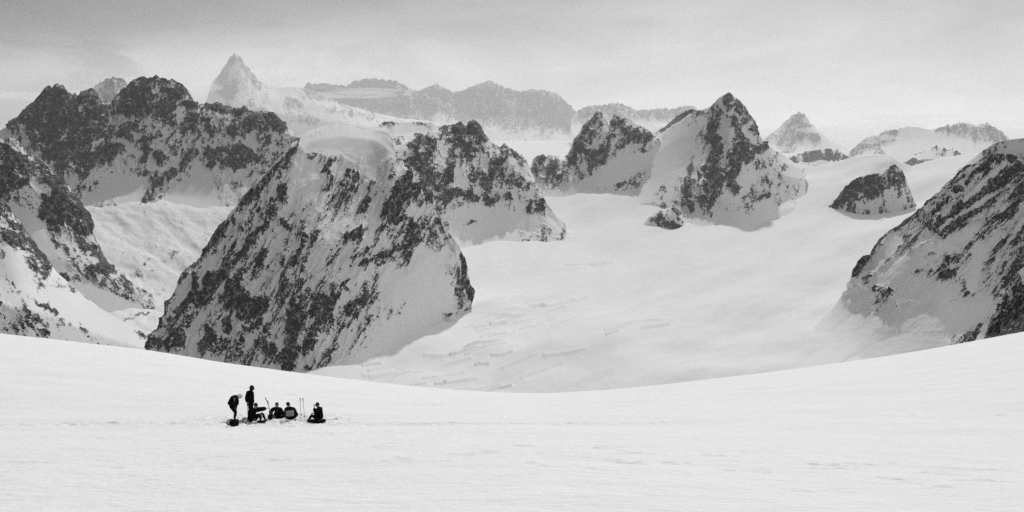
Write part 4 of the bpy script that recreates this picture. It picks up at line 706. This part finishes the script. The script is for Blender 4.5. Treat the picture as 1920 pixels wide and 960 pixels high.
def rucksack(loc, lab, L_, W_, H_, rz, tilt=0, straps=True, group='rucksacks and bags on the snow'):
    e = empty('rucksack', loc, lab, 'rucksack', group, rz); e.rotation_euler = (0, tilt, rz)
    def sq(c):
        k = 1/max(1e-6, (abs(c.x)**3.2+abs(c.y)**3.2+abs(c.z)**3.2)**(1/3.2)); c = c*k
        return c*(1+.05*math.sin(c.x*7+c.z*5)+.03*math.sin(c.y*11))
    blob('bag', (0, 0, H_*.5), (L_/2, W_/2, H_/2), MPK, e, seg=22, fn=sq)
    blob('lid', (L_*.36, 0, H_*.56), (L_*.18, W_*.52, H_*.50), MPK, e, seg=16, fn=sq)
    blob('pocket', (-.05*L_, -W_*.48, H_*.42), (L_*.22, W_*.16, H_*.3), MPK, e, seg=14, fn=sq)
    if straps:
        for q in (-1, 1):
            chain('strap', [(L_*.2, q*W_*.2, H_*.98), (-L_*.3, q*W_*.26, H_*1.12), (-L_*.62, q*W_*.3, H_*.95), (-L_*.74, q*W_*.3, H_*.5), (-L_*.5, q*W_*.2, H_*.12)], [.02]*5, MPK, e)
    blob('buckle', (L_*.2, -W_*.53, H_*.6), (.02, .012, .02), MMET, e, seg=8)
    return e
rucksack(ground(438.5, 799), 'dark rucksack lying at the feet of the bending person, strap looping left', .44, .3, .28, R(4))
rucksack(ground(470, 791), 'dark rucksack standing against the back of the seated person below the standing one', .26, .28, .60, R(95), straps=False)
rucksack(ground(506.5, 787), 'small round dark bag between two seated people', .22, .2, .27, R(20), straps=False)
rucksack(ground(593, 792.5), 'flattened dark rucksack under the person seated apart', .86, .42, .16, R(3), straps=False)
rucksack(ground(466.5, 787), 'small square dark bag left of the seated person beside an upright pole', .16, .14, .15, R(0), straps=False)
rucksack(ground(490, 792), 'low dark bag beside the feet of the person with the outstretched arm', .42, .2, .10, R(2), straps=False)

def ski_pole(top, foot, lab, basket=.075, grp='ski poles', bt=.1):
    d = (top-foot); Ln = d.length; e = empty('ski_pole', foot, lab, 'ski pole', grp)
    e.rotation_mode = 'QUATERNION'; e.rotation_quaternion = d.to_track_quat('Z', 'Y')
    lathe('shaft', [(.004, -.06), (.009, 0), (.010, Ln*.5), (.011, Ln-.1)], MMET, e, 8)
    lathe('grip', [(.015, Ln-.13), (.024, Ln-.12), (.021, Ln-.06), (.024, Ln-.01), (.018, Ln+.01)], MGRIP, e, 10)
    lathe('basket', [(.012, bt), (basket, bt+.004), (basket, bt+.014), (.014, bt+.03)], MGRIP, e, 16)
    chain('strap', [(.015, 0, Ln-.02), (.06, .01, Ln-.08), (.055, .01, Ln-.2), (.02, 0, Ln-.08)], [.010]*4, MGRIP, e)
    return e
def upright(tx, ty, fx, fy, lab, **k):
    f_ = ground(fx, fy); return ski_pole(pt(tx, ty, f_.y), f_, lab, **k)
upright(562.5, 746.5, 564.5, 782.5, 'left one of two upright poles standing in the snow, wide basket showing', basket=.085, bt=.12)
upright(567.7, 746.5, 571.3, 784, 'right one of two upright poles standing in the snow')
upright(497.6, 745.5, 513, 786, 'taller of two leaning poles stuck in the snow behind the outstretched arm')
upright(501.8, 751, 510, 786, 'shorter of two leaning poles stuck in the snow behind the outstretched arm', basket=.06)
upright(463.6, 756.5, 465, 788.5, 'upright pole at the left side of the standing person')
a_ = ground(632, 786.5); b_ = ground(607, 789.5)
ski_pole(a_+V(0, 0, .04), b_+V(0, 0, .05), 'pole lying flat on the snow right of the person seated apart', basket=.04)
def ice_axe():
    a = ground(453.5, 790); b = ground(463.5, 796); e = empty('ice_axe', a, 'dark ice axe lying on the snow right of the lying rucksack', 'ice axe')
    d = (b-a); u = V(0, 0, .03)
    chain('shaft', [V(-.18, 0, .04), V(0, 0, .035), d*.5+u, d*.9+u], [.018, .020, .024, .022], MPK, e)
    chain('head', [d*.9+u+V(-.06, .1, .02), d*.95+u, d+u+V(.06, -.12, 0)], [.012, .026, .018], MMET, e)
ice_axe()
def rope():
    g = ground(458, 787.5); e = empty('rope', g, 'small dark loose coil of rope on the snow behind the ice axe', 'rope')
    P_ = [V(.12*math.cos(k*.7)*(1-.02*k), .10*math.sin(k*.7), .02+.004*k+.012*math.sin(k*2.3)) for k in range(22)]+[V(.2, .1, .03), V(.3, .12, .02)]
    chain('coil', P_, [.013]*len(P_), MPK, e)
rope()

# ------------------------------------------------------------------ haze
def haze():
    me = bpy.data.meshes.new('haze'); bm = bmesh.new(); bmesh.ops.create_cube(bm, size=1)
    lo = Vector((-60000, -600, -725)); hi = Vector((60000, 92000, 3300))
    for v in bm.verts: v.co = Vector([lo[k]+(v.co[k]+.5)*(hi[k]-lo[k]) for k in range(3)])
    bm.to_mesh(me); o = bpy.data.objects.new('haze', me); SC.collection.objects.link(o)
    mt = bpy.data.materials.new('haze_air'); mt.use_nodes = True; t = mt.node_tree; t.nodes.clear()
    ou = t.nodes.new('ShaderNodeOutputMaterial'); v = t.nodes.new('ShaderNodeVolumePrincipled')
    v.inputs['Color'].default_value = (.97, .97, .97, 1); v.inputs['Density'].default_value = HAZE; v.inputs['Anisotropy'].default_value = .2
    t.links.new(v.outputs[0], ou.inputs['Volume']); me.materials.append(mt); label(o, None, None, None, 'stuff')
HAZE = 1.05e-5
haze()
def mist():
    bm = bmesh.new()
    for px, py, d, w_, h_, dep in ((340, 165, 50, 170, 36, 1.6), (560, 140, 60, 260, 22, 1.6), (110, 185, 45, 240, 30, 2.0), (700, 176, 60, 240, 20, 2.2), (1620, 238, 36, 200, 22, 3.), (1460, 280, 31, 120, 18, 1.5), (1760, 224, 39, 260, 18, 3.),
                                (1900, 238, 39, 160, 20, 3.), (1330, 232, 45, 160, 18, 3.), (230, 205, 45, 120, 40, 1.5), (1590, 262, 29, 90, 16, 1.5)):
        c = pt(px, py, d*1000); m = d*1000/FOC
        for k in range(4):
            o_ = Vector((random.uniform(-.45, .45)*w_*m, random.uniform(-.6, .6)*dep*1000, random.uniform(-.3, .3)*h_*m)); sc_ = random.uniform(.45, .8)
            bmesh.ops.create_icosphere(bm, subdivisions=3, radius=1, matrix=Matrix.Translation(c+o_) @ Matrix.Diagonal((w_*m*.5*sc_, dep*1000*sc_, h_*m*.5*sc_, 1)))
    me = bpy.data.meshes.new('mist'); bm.to_mesh(me); o = bpy.data.objects.new('mist', me); SC.collection.objects.link(o)
    mt = bpy.data.materials.new('mist_air'); mt.use_nodes = True; t = mt.node_tree; t.nodes.clear()
    ou = t.nodes.new('ShaderNodeOutputMaterial'); v = t.nodes.new('ShaderNodeVolumePrincipled')
    v.inputs['Color'].default_value = (.98, .98, .98, 1); v.inputs['Density'].default_value = 3.0e-4; v.inputs['Anisotropy'].default_value = .2
    t.links.new(v.outputs[0], ou.inputs['Volume']); me.materials.append(mt); label(o, None, None, None, 'stuff')
mist()
